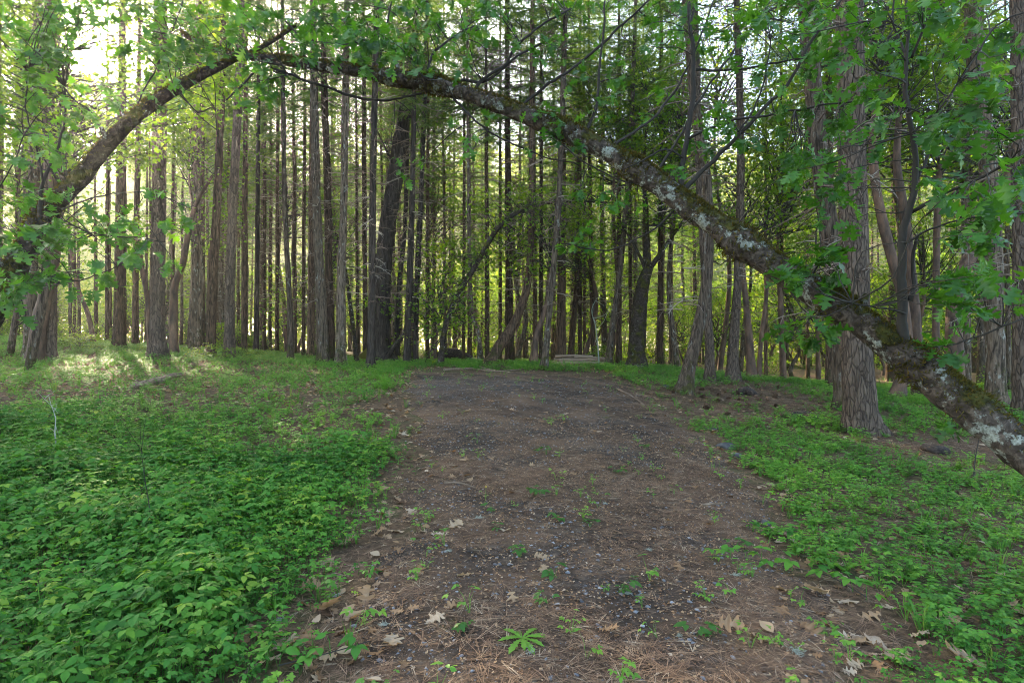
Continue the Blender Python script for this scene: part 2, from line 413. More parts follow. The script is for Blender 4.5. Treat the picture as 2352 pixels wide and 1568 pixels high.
# ------------------------------------------------------------------ conifer prototypes (unit: metres, base at origin, height H0)
H0=24.0
def clearway(x,y,tmin=19,tmax=200,a=-1.9,b=3.7):
    # open strip the low sun shines along, onto the litter on the left
    t=-.595*x+.804*y; q=.804*x+.595*y
    return tmin<t<tmax and a<q<b
def conifer_crown(seed,cb,rmax,dens=1.0,pw=.75):
    rg=np.random.default_rng(seed); pos=[];u=[];s=[]; g=G()
    z=cb
    while z<H0-.3:
        f=(z-cb)/(H0-cb)
        nb=rg.integers(3,6)
        for k in range(nb):
            az=rg.uniform(0,6.283); L=rmax*(1-f)**pw*rg.uniform(.55,1.15)+.25
            if f<.12: L*=rg.uniform(.5,1.0)
            if rg.uniform()>.92: continue
            el=rg.uniform(-.05,.3)-.25*(1-f)
            n=max(4,int(L/.11*dens)); t=np.linspace(.18,1,n)
            ax=np.stack([np.cos(az)*t*L,np.sin(az)*t*L,z+np.sin(el)*t*L-.22*L*t*t+.1*L*t**3],1)
            side=np.array([-math.sin(az),math.cos(az),0])
            g.add(*tube(np.vstack([[0,0,z],ax[::4],ax[-1:]]),np.linspace(.022,.006,len(ax[::4])+2),3,cap=False),a=.1)
            for sg in(-1,1):
                dr=sg*side[None,:]*rg.uniform(.5,1,(n,1))+np.array([math.cos(az),math.sin(az),0])*rg.uniform(.2,.8,(n,1))
                dr[:,2]-=rg.uniform(.15,.9,n)
                dr/=np.linalg.norm(dr,axis=1)[:,None]
                pos.append(ax); u.append(dr); s.append((.42*(1-.55*t)+.1)*rg.uniform(.55,1.25,n)*(.5+.5*min(1,L)))
        z+=rg.uniform(.28,.5)
    pos=np.concatenate(pos);u=np.concatenate(u);s=np.concatenate(s)
    # a spray: needles standing off both sides of a twig
    V=[];T=[]
    for i in range(5):
        y=i/5*.9; w=.16*(1-.5*i/5)
        for sg in(-1,1):
            k=len(V); V+=[(0,y,0),(0,y+.09,0),(sg*w,y+.2,-.04)]; T.append((k,k+1,k+2))
    k=len(V); V+=[(-.012,0,0),(.012,0,0),(0,1,-.05)]; T.append((k,k+1,k+2))
    nrm=np.tile([0,0,1.],(len(pos),1))+rg.normal(0,.5,(len(pos),3))
    g.add(*place(np.array(V),np.array(T),pos,frames(u,nrm),s,np.clip(rg.normal(.5,.22,len(pos)),0,1)))
    return g
def dead_branches(seed,z0,z1,n,Lmax,sc=1.0):
    rg=np.random.default_rng(seed); g=G()
    for _ in range(n):
        z=rg.uniform(z0,z1); az=rg.uniform(0,6.283); L=Lmax*rg.uniform(.3,1)*(.45+.55*(z-z0)/(z1-z0))
        el=rg.uniform(-.25,.3); d=np.array([math.cos(az)*math.cos(el),math.sin(az)*math.cos(el),math.sin(el)])
        t=np.linspace(0,1,6)[:,None]
        P=np.array([0,0,z])+d*L*t+np.array([0,0,-.18])*L*t*t+np.cumsum(rg.normal(0,.03*L,(6,3)),0)*t
        v=rg.uniform(.1,.9)
        g.add(*tube(P,np.linspace(.018,.005,6)*sc,4,cap=False),a=v)
        for k in range(rg.integers(4,9)):
            i=rg.integers(1,5); dd=d+rg.normal(0,.75,3); dd/=np.linalg.norm(dd); l=L*rg.uniform(.12,.4)
            Q=np.array([P[i],P[i]+dd*l*.5+rg.normal(0,.05*l,3),P[i]+dd*l-[0,0,.1*l]])
            g.add(*tube(Q,np.array([.008,.006,.004])*sc,3,cap=False),a=v)
    return g
CROWN=[]
for i,(cb,rm) in enumerate([(10.5,2.9),(11.5,2.6),(9.5,3.1),(12.5,2.4),(10.8,2.7)]):
    V,T,A=conifer_crown(40+i,cb,rm,1.0).get(); o=mk('crown',V,T,M['needle'],None,A); CROWN.append(o.data); bpy.data.objects.remove(o)
LOWC=[]
for i,(cb,rm) in enumerate([(6,2.5),(7.5,2.3),(5,2.7)]):
    V,T,A=conifer_crown(50+i,cb,rm,.7).get(); o=mk('crown',V,T,M['needle'],None,A); LOWC.append(o.data); bpy.data.objects.remove(o)
DEAD=[]
for i in range(4):
    V,T,A=dead_branches(60+i,2.0,12.5,95,2.0).get(); o=mk('dead_sprays',V,T,M['deadtwig'],None,A); DEAD.append(o.data); bpy.data.objects.remove(o)
def part(name,data,parent,loc=(0,0,0),rz=0,sc=(1,1,1)):
    o=bpy.data.objects.new(name,data); COL.objects.link(o); o.parent=parent; o.location=loc; o.rotation_euler=(0,0,rz); o.scale=sc; return o
PROTO=[]
for i in range(7):
    rg=np.random.default_rng(90+i); z=np.linspace(-.4,H0-.3,30)
    wob=np.cumsum(rg.normal(0,.035,(30,2)),0); wob-=wob[1]; 
    r=.19*(1-z.clip(0)/H0)**.8+.012; r[0]*=1.5; r[1]*=1.18
    V,T=tube(np.column_stack([wob,z]),r,9,.05,rg)
    o=mk('trunk',V,T,M['dark' if i%3 else 'fir'],smooth=True); PROTO.append(o.data); bpy.data.objects.remove(o)

# ------------------------------------------------------------------ broadleaf crowns
def leafcloud(seed,n_clump,R,Hc,leafL,per,shape=OVATE,droop=.3,core=.0):
    """branches from the origin with clumps of leaves at their ends; origin = crown base"""
    rg=np.random.default_rng(seed); g=G(); w=G()
    lv,lt=leaf(shape,.2,.2)
    for k in range(n_clump):
        az=rg.uniform(0,6.283); rr=R*math.sqrt(rg.uniform(core,1)); z=Hc*rg.uniform(0,1); rr*=.45+.75*math.sin(math.pi*min(1,(z/Hc*.8+.18)))
        c=np.array([math.cos(az)*rr,math.sin(az)*rr,z])
        b=np.array([0,0,z*rg.uniform(.1,.6)])
        m=(b+c)/2+rg.normal(0,.12*R,3)
        w.add(*tube(np.array([b,m,c]),np.array([.03,.016,.006])*R/2,4,cap=False),a=rg.uniform(.2,.7))
        n=int(per*rg.uniform(.5,1.5)); cr=R*rg.uniform(.16,.34)
        p=c+rg.normal(0,1,(n,3))*np.array([cr,cr,cr*.42])
        u=rg.normal(0,1,(n,3)); u[:,2]=u[:,2]*.4-droop
        nm=np.tile([0,0,1.],(n,1))+rg.normal(0,.45,(n,3))
        base=rg.normal(.5,.16)
        g.add(*place(lv,lt,p,frames(u,nm),leafL*rg.uniform(.6,1.3,n),np.clip(rg.normal(base,.16,n),0,1)))
        # a few side twigs
        for _ in range(3):
            q=p[rg.integers(0,n)]; w.add(*tube(np.array([m,(m+q)/2+rg.normal(0,.05*R,3),q]),np.array([.008,.006,.003]),3,cap=False),a=.3)
    return g,w
def cloudmesh(name,seed,*a,mat='under_leaf',**k):
    g,w=leafcloud(seed,*a,**k)
    o=mkG('foliage',g,M[mat]); d1=o.data; bpy.data.objects.remove(o)
    o=mkG('branches',w,M['twig']); d2=o.data; bpy.data.objects.remove(o)
    return d1,d2
CLOUD=[cloudmesh('c',200+i,26,2.0,3.2,.13,60) for i in range(4)]       # small understory crowns
BIGCLOUD=[cloudmesh('b',220+i,46,3.0,5.5,.15,80,MAPLE) for i in range(3)]
SHRUB=[cloudmesh('s',240+i,15,.8,1.1,.085,55) for i in range(4)]

# ------------------------------------------------------------------ the trees that can be told apart: kind, distance, [(x,y,width)...] in photo units from the base up
BASE_D={}
TREES=[
('pine',18,[(362,822,44),(362,780,37),(363,640,33),(367,300,31),(370,0,29)],'stout straight pine with plated grey bark at the edge of the sunlit litter patch'),
('dark',22.6,[(272,797,31),(274,740,27),(277,500,24),(280,250,20)],'dark straight conifer between the plated pine and the burnt leaning trunk'),
('fir',18.6,[(68,803,30),(70,700,27),(78,400,25),(84,190,24)],'grey conifer directly behind the burnt leaning trunk on the left'),
('pine',17.8,[(116,813,28),(117,640,27),(119,300,36),(120,100,34)],'furrowed pine with a blackened side close beside the burnt leaning trunk'),
('dark',24,[(311,783,16),(312,600,14),(318,300,13)],'thin dark conifer just behind the sunlit litter, next to the plated pine'),
('dark',27,[(245,781,9),(246,500,8)],'very thin pole conifer among the madrones left of the clearing'),
('fir',22,[(446,797,23),(449,640,19),(452,400,18),(455,150,16)],'mid-sized conifer standing second after the plated pine'),
('dark',27,[(465,790,10),(466,500,9)],'slim conifer pressed close behind the second conifer after the plated pine'),
('dark',20,[(483,793,26),(488,650,23),(498,480,20),(509,200,17)],'dark conifer leaning slightly rightwards with long pale dead branches low down'),
('pine',19,[(526,808,29),(528,700,25),(533,520,22),(546,250,20),(558,0,18)],'plated conifer leaning a little, with green shrubs round its foot'),
('dark',23,[(561,808,15),(561,600,13),(563,400,12)],'dark conifer close behind the plated conifer with shrubs at its foot'),
('dark',25,[(588,811,14),(590,640,12),(593,300,10)],'first slim pole of the crowded stand of poles left of the big dead oak'),
('dark',28,[(607,810,10),(608,500,9)],'second slim pole of the crowded stand, thinner than its neighbour'),
('dark',29,[(621,809,8),(622,500,8)],'third and thinnest pole of the crowded stand'),
('dark',27,[(636,811,10),(637,500,9)],'fourth pole of the crowded stand, next to a pale mottled trunk'),
('fir',20,[(668,822,17),(665,690,14),(655,500,12),(650,200,11)],'pale mottled slim trunk leaning leftwards as it rises in the crowded stand'),
('dark',25,[(697,811,10),(698,550,9),(700,300,8)],'slim dark pole between the pale mottled trunk and the lichen-spotted firs'),
('dark',24,[(714,809,18),(715,600,16),(718,250,14)],'thick dark pole just before the lichen-spotted firs'),
('fir',19.5,[(742,823,33),(738,700,26),(728,500,22),(722,250,20)],'thick lichen-spotted fir, first of the row of spotted firs'),
('dark',20,[(760,826,23),(756,650,20),(752,420,18),(745,200,16)],'dark fir wedged between two lichen-spotted firs'),
('fir',19.5,[(782,828,28),(784,650,22),(789,480,19),(795,150,17)],'lichen-spotted fir with low leafy sprays, last of the spotted row'),
('fir',18,[(851,849,23),(853,760,19),(855,600,17),(858,350,16),(866,0,14)],'slender pale fir standing in front of the big dead oak trunk'),
('dark',24,[(822,800,9),(820,600,8)],'thin dark pole behind the moss-covered leaning stem'),
('dark',23,[(839,802,13),(838,600,12),(836,300,11)],'dark pole squeezed behind the slender pale fir'),
('dark',21,[(935,832,20),(938,720,17),(945,520,15),(950,300,13)],'dark conifer rising beside the big dead oak with a curved limb at its foot'),
('dark',24,[(912,820,14),(915,680,12),(930,520,11),(936,300,10)],'reddish conifer bending slightly behind the big dead oak'),
('dark',23,[(955,800,15),(957,690,14),(966,480,13),(975,250,11)],'dark conifer leaning right, second behind the big dead oak'),
('dark',26,[(982,817,11),(982,600,10),(983,300,8)],'lone thin pole in the gap before the leafy leaning oak'),
('fir',23,[(1103,824,16),(1100,770,13),(1090,737,12),(1080,660,11),(1076,400,9)],'grey trunk with a bent S-shaped foot behind the leafy leaning oak'),
('dark',24,[(1065,822,9),(1066,500,8)],'slim pole just behind the leafy leaning oak'),
('dark',23,[(1119,829,13),(1119,600,11),(1117,300,9)],'straight dark pole between the bent grey trunk and the fat leaning fir'),
('dark',26,[(1149,800,10),(1149,560,9)],'thin straight pole behind the fat leaning fir'),
('dark',23.5,[(1170,830,25),(1169,640,20),(1167,430,17),(1165,200,14)],'thick upright conifer crossed by the fat leaning fir'),
('dark',22,[(1128,830,32),(1146,796,28),(1172,758,25),(1198,704,22),(1214,637,19),(1221,490,17),(1222,250,14)],'fat dark fir that leans and then bends upright, mossy at its foot'),
('dark',26,[(1229,829,12),(1228,600,11)],'straight dark pole behind the bending red madrone'),
('dark',24,[(1242,826,11),(1243,550,10),(1243,250,9)],'dark pole right beside the bending red madrone'),
('fir',18.5,[(1250,850,21),(1257,770,17),(1263,704,16),(1272,604,16),(1283,470,15),(1292,250,14),(1300,0,12)],'slender leaning fir standing at the far end of the dirt track'),
('dark',24.5,[(1288,824,26),(1290,650,22),(1291,480,19),(1292,350,17)],'rough twin-stemmed looking conifer behind the pole pile'),
('dark',26,[(1309,824,17),(1318,730,15),(1327,620,14),(1330,400,12)],'conifer leaning right behind the stacked poles'),
('dark',27,[(1332,826,11),(1332,550,10)],'upright thin conifer behind the stacked poles'),
('dark',28,[(1343,826,9),(1342,500,8)],'thinnest conifer behind the stacked poles'),
('dark',26,[(1364,830,13),(1358,600,11),(1355,400,10)],'conifer beside the bare pale sapling'),
('fir',22,[(1397,835,20),(1404,770,17),(1422,640,15),(1440,450,14),(1452,250,12)],'spotted fir leaning right near the mossy fat oak'),
('dark',24,[(1422,830,14),(1422,600,13),(1422,300,11)],'upright dark conifer just left of the mossy fat oak'),
('dark',25,[(1449,832,9),(1447,550,9)],'thin pole hidden partly by the mossy fat oak'),
('dark',23,[(1517,833,16),(1517,640,14),(1518,400,12)],'straight dark conifer just past the mossy fat oak'),
('dark',25,[(1541,834,10),(1541,560,9)],'slim conifer with pale branches past the mossy fat oak'),
('fir',14.5,[(1570,905,44),(1579,860,38),(1592,810,32),(1606,745,29),(1622,660,27),(1627,560,25),(1622,400,24),(1600,280,22),(1578,40,20)],'crooked fir with cracked bark leaning away from the track edge'),
('pine',17.5,[(1632,882,27),(1628,760,22),(1616,560,22),(1608,400,22),(1598,150,20)],'upright pine close behind the crooked cracked fir'),
('pine',17.5,[(1681,873,34),(1684,800,26),(1692,680,21),(1699,530,20),(1701,280,18),(1693,50,16)],'lone straight pine between the brown needle bed and the bright gap'),
('dark',24,[(1759,862,9),(1759,560,8)],'thin pole standing in the bright gap'),
('dark',24,[(1796,862,10),(1795,560,9)],'thin pole at the middle of the bright meadow edge'),
('dark',18,[(1908,885,24),(1907,700,22),(1905,480,20)],'dark trunk seen just behind the pale leaning pine'),
('pine',10.2,[(1981,998,74),(1976,940,68),(1967,830,64),(1963,600,60),(1957,360,60),(1951,0,55)],'largest pine, thick plated bark, standing in green ground cover'),
('fir',12,[(1940,936,48),(1936,860,46),(1925,700,44),(1903,520,44),(1880,340,42),(1851,0,38)],'pale lichen-crusted pine leaning behind the largest pine'),
('fir',14,[(2289,934,46),(2285,800,41),(2278,480,39),(2260,300,38),(2243,160,37),(2235,0,35)],'thick spotted pine near the low end of the arching trunk'),
('fir',19,[(2220,868,21),(2219,700,19),(2217,450,18)],'medium pale trunk just behind the leafy vertical shoot'),
('pine',12,[(2345,905,36),(2344,700,34),(2342,350,33),(2338,100,32)],'dark pine trunk at the very edge, past the thick spotted pine'),
('fir',21,[(2318,885,12),(2314,650,11)],'slim pale trunk between the two pines at the edge'),
('madrone',17.5,[(80,837,36),(86,780,32),(95,720,29),(110,660,27),(122,590,26),(128,500,22),(120,380,16)],'burnt reddish trunk leaning in front of two pines on the sunlit litter'),
('madrone',20,[(400,806,22),(399,700,17),(403,650,15),(420,605,14),(432,540,12),(450,470,9),(490,400,6)],'red forked madrone behind the plated pine'),
('madrone',24,[(216,782,11),(205,730,10),(190,690,9),(176,650,8),(160,560,7)],'small crooked madrone leaning left of the dark straight conifer'),
('madrone',21,[(345,790,12),(340,700,11),(325,610,10),(318,540,8)],'red madrone stem touching the plated pine'),
('madrone',22,[(1226,830,18),(1230,780,15),(1237,754,14),(1256,697,12),(1262,600,9)],'bending red madrone behind the slender fir at the track end'),
('madrone',24,[(998,818,8),(1002,780,7),(1008,735,6)],'short bare reddish stem by the tangled root heap'),
('madrone',20,[(1727,856,22),(1722,800,18),(1716,720,14),(1708,640,12),(1700,540,9)],'many-stemmed madrone near the bright gap'),
('madrone',21,[(1742,858,12),(1748,780,10),(1760,680,9),(1762,560,8)],'leaning side stem of a madrone clump near the bright gap'),
('madrone',15,[(2060,920,32),(2072,860,27),(2085,800,25),(2072,680,23),(2045,580,22),(2012,430,20),(2006,300,16),(2028,150,11)],'large red madrone curving behind the vertical leafy shoot'),
('madrone',15.5,[(2112,912,30),(2106,800,26),(2095,660,23),(2076,480,20),(2060,380,17),(2066,250,12)],'red madrone crossing behind the thick vertical shoot'),
('madrone',16.5,[(2196,900,36),(2190,760,33),(2200,660,30),(2228,590,28),(2262,560,24),(2300,480,22),(2320,380,19),(2332,300,15)],'heavy red madrone leaning over to the thick spotted pine'),
('madrone',18,[(2148,860,16),(2150,700,15),(2152,520,14),(2158,380,12)],'upright red madrone stem between two curving madrones'),
('oak',23,[(884,837,62),(880,815,46),(878,780,38),(879,640,38),(890,520,38),(905,430,35),(920,320,34),(936,220,26),(950,100,16),(958,30,9)],'big dark dead oak trunk leaning right with a mossy swollen foot'),
('oak',21,[(1461,845,50),(1462,815,41),(1466,750,37),(1471,690,32),(1480,640,27),(1490,615,20)],'fat mossy oak with a forked top beyond the pole pile'),
('oak',20,[(1012,840,15),(1016,790,13),(1026,740,13),(1040,700,12),(1058,664,12),(1090,614,12),(1139,530,11),(1185,490,9),(1230,472,7),(1300,462,6),(1395,465,4)],'slender mossy oak leaning right, hung with green leaves'),
('oak',20.5,[(820,806,11),(812,760,10),(803,690,9),(795,630,8),(782,570,7),(770,530,5)],'thin moss-covered stem leaning left behind the spotted firs'),
('oak',22.5,[(886,810,11),(905,795,10),(925,770,10),(938,735,10),(948,690,9),(953,640,8)],'dark curved limb sweeping up from the foot of the big dead oak'),
]
def leaves_along(root,QP,i0,i1,n,spread,size,seed,mat,shape,zs=.6):
    rg=np.random.default_rng(seed); idx=rg.integers(int(len(QP)*i0),max(int(len(QP)*i1),int(len(QP)*i0)+1),max(2,n//9))
    g=G(); w=G(); lv,lt=leaf(shape,.2,.2,.03,seed)
    for i in idx:
        b=QP[min(i,len(QP)-1)]; c=b+rg.normal(0,1,3)*np.array([spread,spread*.6,spread*zs])
        w.add(*tube(np.array([b,(b+c)/2+rg.normal(0,.1,3),c]),np.array([.016,.011,.005]),4,cap=False),a=.3)
        m=rg.integers(7,14)
        p=c+rg.normal(0,.2,(m,3)); u=rg.normal(0,1,(m,3)); u[:,2]=u[:,2]*.4-.2
        g.add(*place(lv,lt,p,frames(u,np.tile([0,0,1.],(m,1))+rg.normal(0,.4,(m,3))),size*rg.uniform(.7,1.3,m),np.clip(rg.normal(.5,.2,m),0,1)))
    mkG('twig_sprays',w,M['twig'],root); mkG('foliage',g,M[mat],root)
KN={'pine':'pine_tree','fir':'fir_tree','dark':'conifer_tree','madrone':'madrone_tree','oak':'oak_tree'}
KC={'pine':'pine','fir':'fir','dark':'conifer','madrone':'madrone','oak':'oak'}
NAMED=[]
for ti,(kind,d,pts,label) in enumerate(TREES):
    rg=np.random.default_rng(1000+ti)
    pts=np.array(pts,float)
    base=W(pts[0,0],pts[0,1],d); gz=float(terr(base[0],base[1])); base[2]=gz
    P=np.array([W(x,y,d) for x,y,_ in pts]); P[0,2]=gz; R=pts[:,2]*d/F/2*(.9 if kind in('dark','fir','pine') and pts[0,2]<60 else 1)
    if kind in('pine','fir','dark'):
        top=P[-1]; dr=P[-1]-P[-2]; dr/=np.linalg.norm(dr); dr[0]*=.55
        H=rg.uniform(19,25)+(4 if kind=='pine' else 0)
        ext=[];er=[]
        z=top[2]-gz
        r0=R[-1]; rem=max(1.0,H-z)
        for k in range(1,9):
            q=top+dr/dr[2]*rem*k/8; ext.append(q); er.append(max(.012,r0*(1-k/8)**.8))
        P=np.vstack([P,ext]); R=np.concatenate([R,er])
    Q=resample(np.column_stack([P,R]),.35 if kind!='oak' else .18)
    rr=Q[:,3].copy(); zz=Q[:,2]-gz
    rr*=1+.2*np.exp(-(zz.clip(0)/.22)**2)
    below=Q[:1,:3]-[0,0,.45]
    QP=np.vstack([below,Q[:,:3]])-base; QR=np.concatenate([[rr[0]*1.15],rr])
    big=pts[0,2]>34
    root=empty(KN[kind],base)
    tag(root,label,KC[kind])
    ns=16 if big else 10; ph=rg.uniform(0,6.28)
    V,T=tube(QP,QR,ns,.05 if kind!='madrone' else .04,rg)
    nr=len(QP); lob=1+.28*np.exp(-(QP[:,2].clip(0)/.2))[:,None]*np.clip(np.cos(np.arange(ns)*2*math.pi/ns*(3 if not big else 4)+ph),0,1)[None,:]
    C=np.repeat(QP,ns,0); V[:nr*ns]=C+(V[:nr*ns]-C)*lob.reshape(-1,1)
    mk('trunk',V,T,M['deadoak' if 'dead oak' in label else 'shadedoak' if kind=='oak' else kind],root,smooth=True)
    if kind in('pine','fir','dark'):
        # where the trunk axis is at 12 m
        i=np.argmin(np.abs(QP[:,2]-12)); ax=QP[i]; H=QP[-1,2]; s=H/H0
        part('crown',CROWN[ti%5],root,(ax[0],ax[1],4.5 if clearway(base[0],base[1],12,40,-2.4,6.6) else 0),rg.uniform(0,6.28),(s*rg.uniform(.8,1.1),)*2+(s,))
        if not clearway(base[0],base[1],12,40,-2.4,6.6): part('dead_sprays',DEAD[ti%4],root,(ax[0]*.6,ax[1]*.6,0),rg.uniform(0,6.28),(rg.uniform(.7,1.1),)*2+(1,))
    elif kind=='madrone' and clearway(base[0],base[1],12,40,-2.5,6): leaves_along(root,QP,.7,1,90,.5,.12,ti,'under_leaf',OVATE)
    elif kind=='madrone':
        g1,g2=CLOUD[ti%4]; t=QP[-1]; s=rg.uniform(.8,1.25)*(.5 if clearway(base[0]+t[0],base[1],5) else 1)
        part('foliage',g1,root,t-[0,0,.6],rg.uniform(0,6.28),(s,s,s)); part('branches',g2,root,t-[0,0,.6],rg.uniform(0,6.28),(s,s,s))
    NAMED.append((root,base,kind,d,QP,QR))
NP=np.array([b[1] for b in NAMED])

# the leafy leaning oak, the fat oak and the dead oak get their own leaves and limbs
for root,base,kind,d,QP,QR in NAMED:
    if kind!='oak': continue
    l=root['label']
    if 'leaning right, hung' in l: leaves_along(root,QP,.1,1,1300,.62,.15,5,'under_leaf',OAK,.75)
    elif 'forked' in l:
        w=G()
        for k,pp in enumerate([[(1490,615),(1486,580),(1484,500),(1480,380),(1488,250)],[(1490,620),(1512,590),(1534,556),(1560,520),(1600,470)],[(1486,640),(1475,600),(1455,560),(1430,520)]]):
            P=np.array([W(x,y,21) for x,y in pp])-base; Q=resample(P,.2); o_=G(); o_.add(*tube(Q,np.linspace(.13-.03*k,.03,len(Q)),8,.06)); mkG('branch',o_,M['shadedoak'],root,True)
            if k<3:
                for q in Q[len(Q)//2::3]: w.add(*tube(np.array([q,q+[RNG.normal(0,.4),RNG.normal(0,.3),.4],q+[RNG.normal(0,.8),RNG.normal(0,.4),.8]]),np.array([.02,.012,.005]),4),a=.4)
        mkG('twig_sprays',w,M['twig'],root)
        g1,g2=BIGCLOUD[1]; part('foliage',g1,root,tuple(W(1520,520,21)-base),1.0,(.75,.75,.6)); part('branches',g2,root,tuple(W(1520,520,21)-base),1.0,(.75,.75,.6))
    elif 'dead' in l and 'curved' not in l:
        for pp,r in [([(918,330),(935,290),(943,240),(938,180)],.13),([(912,400),(880,330),(862,290)],.08),([(940,250),(965,215),(985,160)],.07)]:
            Q=resample(np.array([W(x,y,23) for x,y in pp])-base,.2); o_=G(); o_.add(*tube(Q,np.linspace(r,.02,len(Q)),7,.08)); mkG('branch',o_,M['deadoak'],root,True)
        o_=G(); o_.add(*tube(np.array([[-.95,-.25,-.25],[-.62,-.15,.2],[-.35,-.05,.75],[-.2,0,1.3]]),np.array([.5,.36,.2,.08]),10,.08)); mkG('buttress',o_,M['mossgeo'],root,True)
    else: leaves_along(root,QP,.4,1,160,.4,.13,8,'under_leaf',OVATE)

# ------------------------------------------------------------------ the crowded conifers behind
rg=np.random.default_rng(31)
far=[]
tries=0
while len(far)<192 and tries<20000:
    tries+=1
    d=26+28*rg.uniform()**.85; px=rg.uniform(-500,2900)
    if px>1640 and px<1900 and rg.uniform()<.6: continue
    if px>1480 and rg.uniform()<.35: continue
    x,y=d*(px-HX)/F,d
    if clearway(x,y): continue
    if np.min(np.hypot(NP[:,0]-x,NP[:,1]-y))<.9: continue
    if far and min((x-a)**2+(y-b)**2 for a,b in far)<1.3: continue
    far.append((x,y))
# trees out of the frame to either side and behind, that shade the clearing
for x,y in [(-13,12),(-19,9),(-17,22),(-21,15),(-24,20),(-12.5,7),(19,18),(-10,3),(-22,26),(-26,12)]:
    if not clearway(x,y,0): far.append((x,y))
protoroot={}
for i,(x,y) in enumerate(far):
    z=float(terr(x,y)); s=rg.uniform(.8,1.12); rs=rg.uniform(.42,.95)
    root=empty('conifer_tree',(x,y,z),rg.uniform(0,6.28)); root.scale=(1,1,s)
    tag(root,'slender conifer added behind the clearing to shade the near ground','conifer','slender conifers crowded behind the clearing')
    part('trunk',PROTO[i%7],root,sc=(rs,rs,1))
    part('crown',(CROWN+LOWC)[(i*3+1)%8] if ((y>38 and x>4) or (y>32 and x>-20 and i%3>0)) else CROWN[(i*3+1)%5],root,rz=rg.uniform(0,6.28),sc=(rg.uniform(.75,1.15),)*2+(1,))
    if y<52: part('dead_sprays',DEAD[i%4],root,rz=rg.uniform(0,6.28),sc=(rg.uniform(.7,1.1),)*2+(1,))
# shorter high-crowned conifers added below the sun to keep the near ground in shade
V,T,A=conifer_crown(58,17.3,2.5,1.5,.3).get(); o=mk('crown',V,T,M['needle'],None,A); HIC=o.data; bpy.data.objects.remove(o)
V,T,A=conifer_crown(59,12.4,2.7,1.2,.5).get(); o=mk('crown',V,T,M['needle'],None,A); HIC2=o.data; bpy.data.objects.remove(o)
for k,(t,q) in enumerate([(39,-5),(43,-3.4),(37,-1.9),(45,-.6),(39.5,.9),(36,2.6),(41,-.9),(47,-2.4),(50,-.9),(48,1.9),(43,1.2),(44,2.9),(38,3.8),(41.5,4.6),(37,5.4),(40,6.2),(36.5,7.0),(43,5.6),(34,4.4),(37.5,.2),(40.5,2.2)]):
    x=-.595*t+.804*q; y=.804*t+.595*q; z=float(terr(x,y)); top=1.5+.41*t-.9-z if -2.2<q<2.7 else 23.0
    root=empty('conifer_tree',(x,y,z),k*1.3); root.scale=(1,1,top/H0)
    tag(root,'slender conifer added behind the clearing to shade the near ground','conifer','slender conifers crowded behind the clearing')
    part('trunk',PROTO[k%7],root,sc=(.5,.5,1)); part('crown',HIC if -2.2<q<2.7 else HIC2,root,rz=k*.9)
# ------------------------------------------------------------------ understory broadleaf trees and shrubs
TR=[]
for i in range(4):
    r2=np.random.default_rng(300+i); z=np.linspace(-.3,3.6,12); wb=np.cumsum(r2.normal(0,.1,(12,2)),0); wb-=wb[1]
    V,T=tube(np.column_stack([wb,z]),np.linspace(.09,.035,12),7,.05,r2); o=mk('trunk',V,T,M['madrone' if i%2 else 'fir'],smooth=True); TR.append((o.data,wb[-1])); bpy.data.objects.remove(o)
n=0; tries=0; us=[]
while n<130 and tries<6000:
    tries+=1
    d=26+40*rg.uniform(); px=rg.uniform(-450,2800)
    x,y=d*(px-HX)/F,d
    if us and min((x-a)**2+(y-b)**2 for a,b in us)<2.5: continue
    if abs(px-1450)<200 and d<27: continue
    if clearway(x,y,12,40,-2.5,8): continue
    us.append((x,y)); n+=1
    z=float(terr(x,y)); s=rg.uniform(.7,1.5)
    root=empty('young_tree',(x,y,z),rg.uniform(0,6.28)); root.scale=(s,s,s)
    tag(root,'small leafy tree glowing green between the conifer trunks','young tree','small leafy trees between the conifers')
    tr,e=TR[n%4]; part('trunk',tr,root)
    g1,g2=CLOUD[n%4]; part('foliage',g1,root,(e[0]*.8,e[1]*.8,1.5),rg.uniform(0,6)); part('branches',g2,root,(e[0]*.8,e[1]*.8,1.5))
n=0; tries=0; us=[]
while n<110 and tries<6000:
    tries+=1
    d=20+42*rg.uniform()**1.2; px=rg.uniform(-400,2750)
    if d<24 and 420<px<1680: continue
    x,y=d*(px-HX)/F,d
    if us and min((x-a)**2+(y-b)**2 for a,b in us)<1.4: continue
    us.append((x,y)); n+=1
    z=float(terr(x,y)); s=rg.uniform(.6,1.5)*(.6 if d<27 else 1)
    root=empty('shrub',(x,y,z-.03),rg.uniform(0,6.28)); root.scale=(s,s,s*rg.uniform(.7,1.2))
    tag(root,'low green shrub at the foot of the conifer stand','shrub','low shrubs under the conifers')
    g1,g2=SHRUB[n%4]; part('foliage',g1,root); part('branches',g2,root)
# shrubs by name
for px,py,d,s,l in [(490,808,18.5,.9,'sunlit pale green shrub at the foot of the plated leaning conifer'),(555,806,19.5,.7,'darker green shrub hugging the plated leaning conifer'),(185,790,21,1.0,'fern-like low shrub in front of the small crooked madrone'),(345,800,20,.6,'small shrub tucked behind the plated pine'),(590,812,22,.5,'small round shrub at the foot of the first slim pole')]:
    p=W(px,py,d); z=float(terr(p[0],p[1]))
    root=empty('shrub',(p[0],p[1],z),px*.1); root.scale=(s,s,s*.55); tag(root,l,'shrub')
    g1,g2=SHRUB[int(px)%4]; part('foliage',g1,root); part('branches',g2,root)
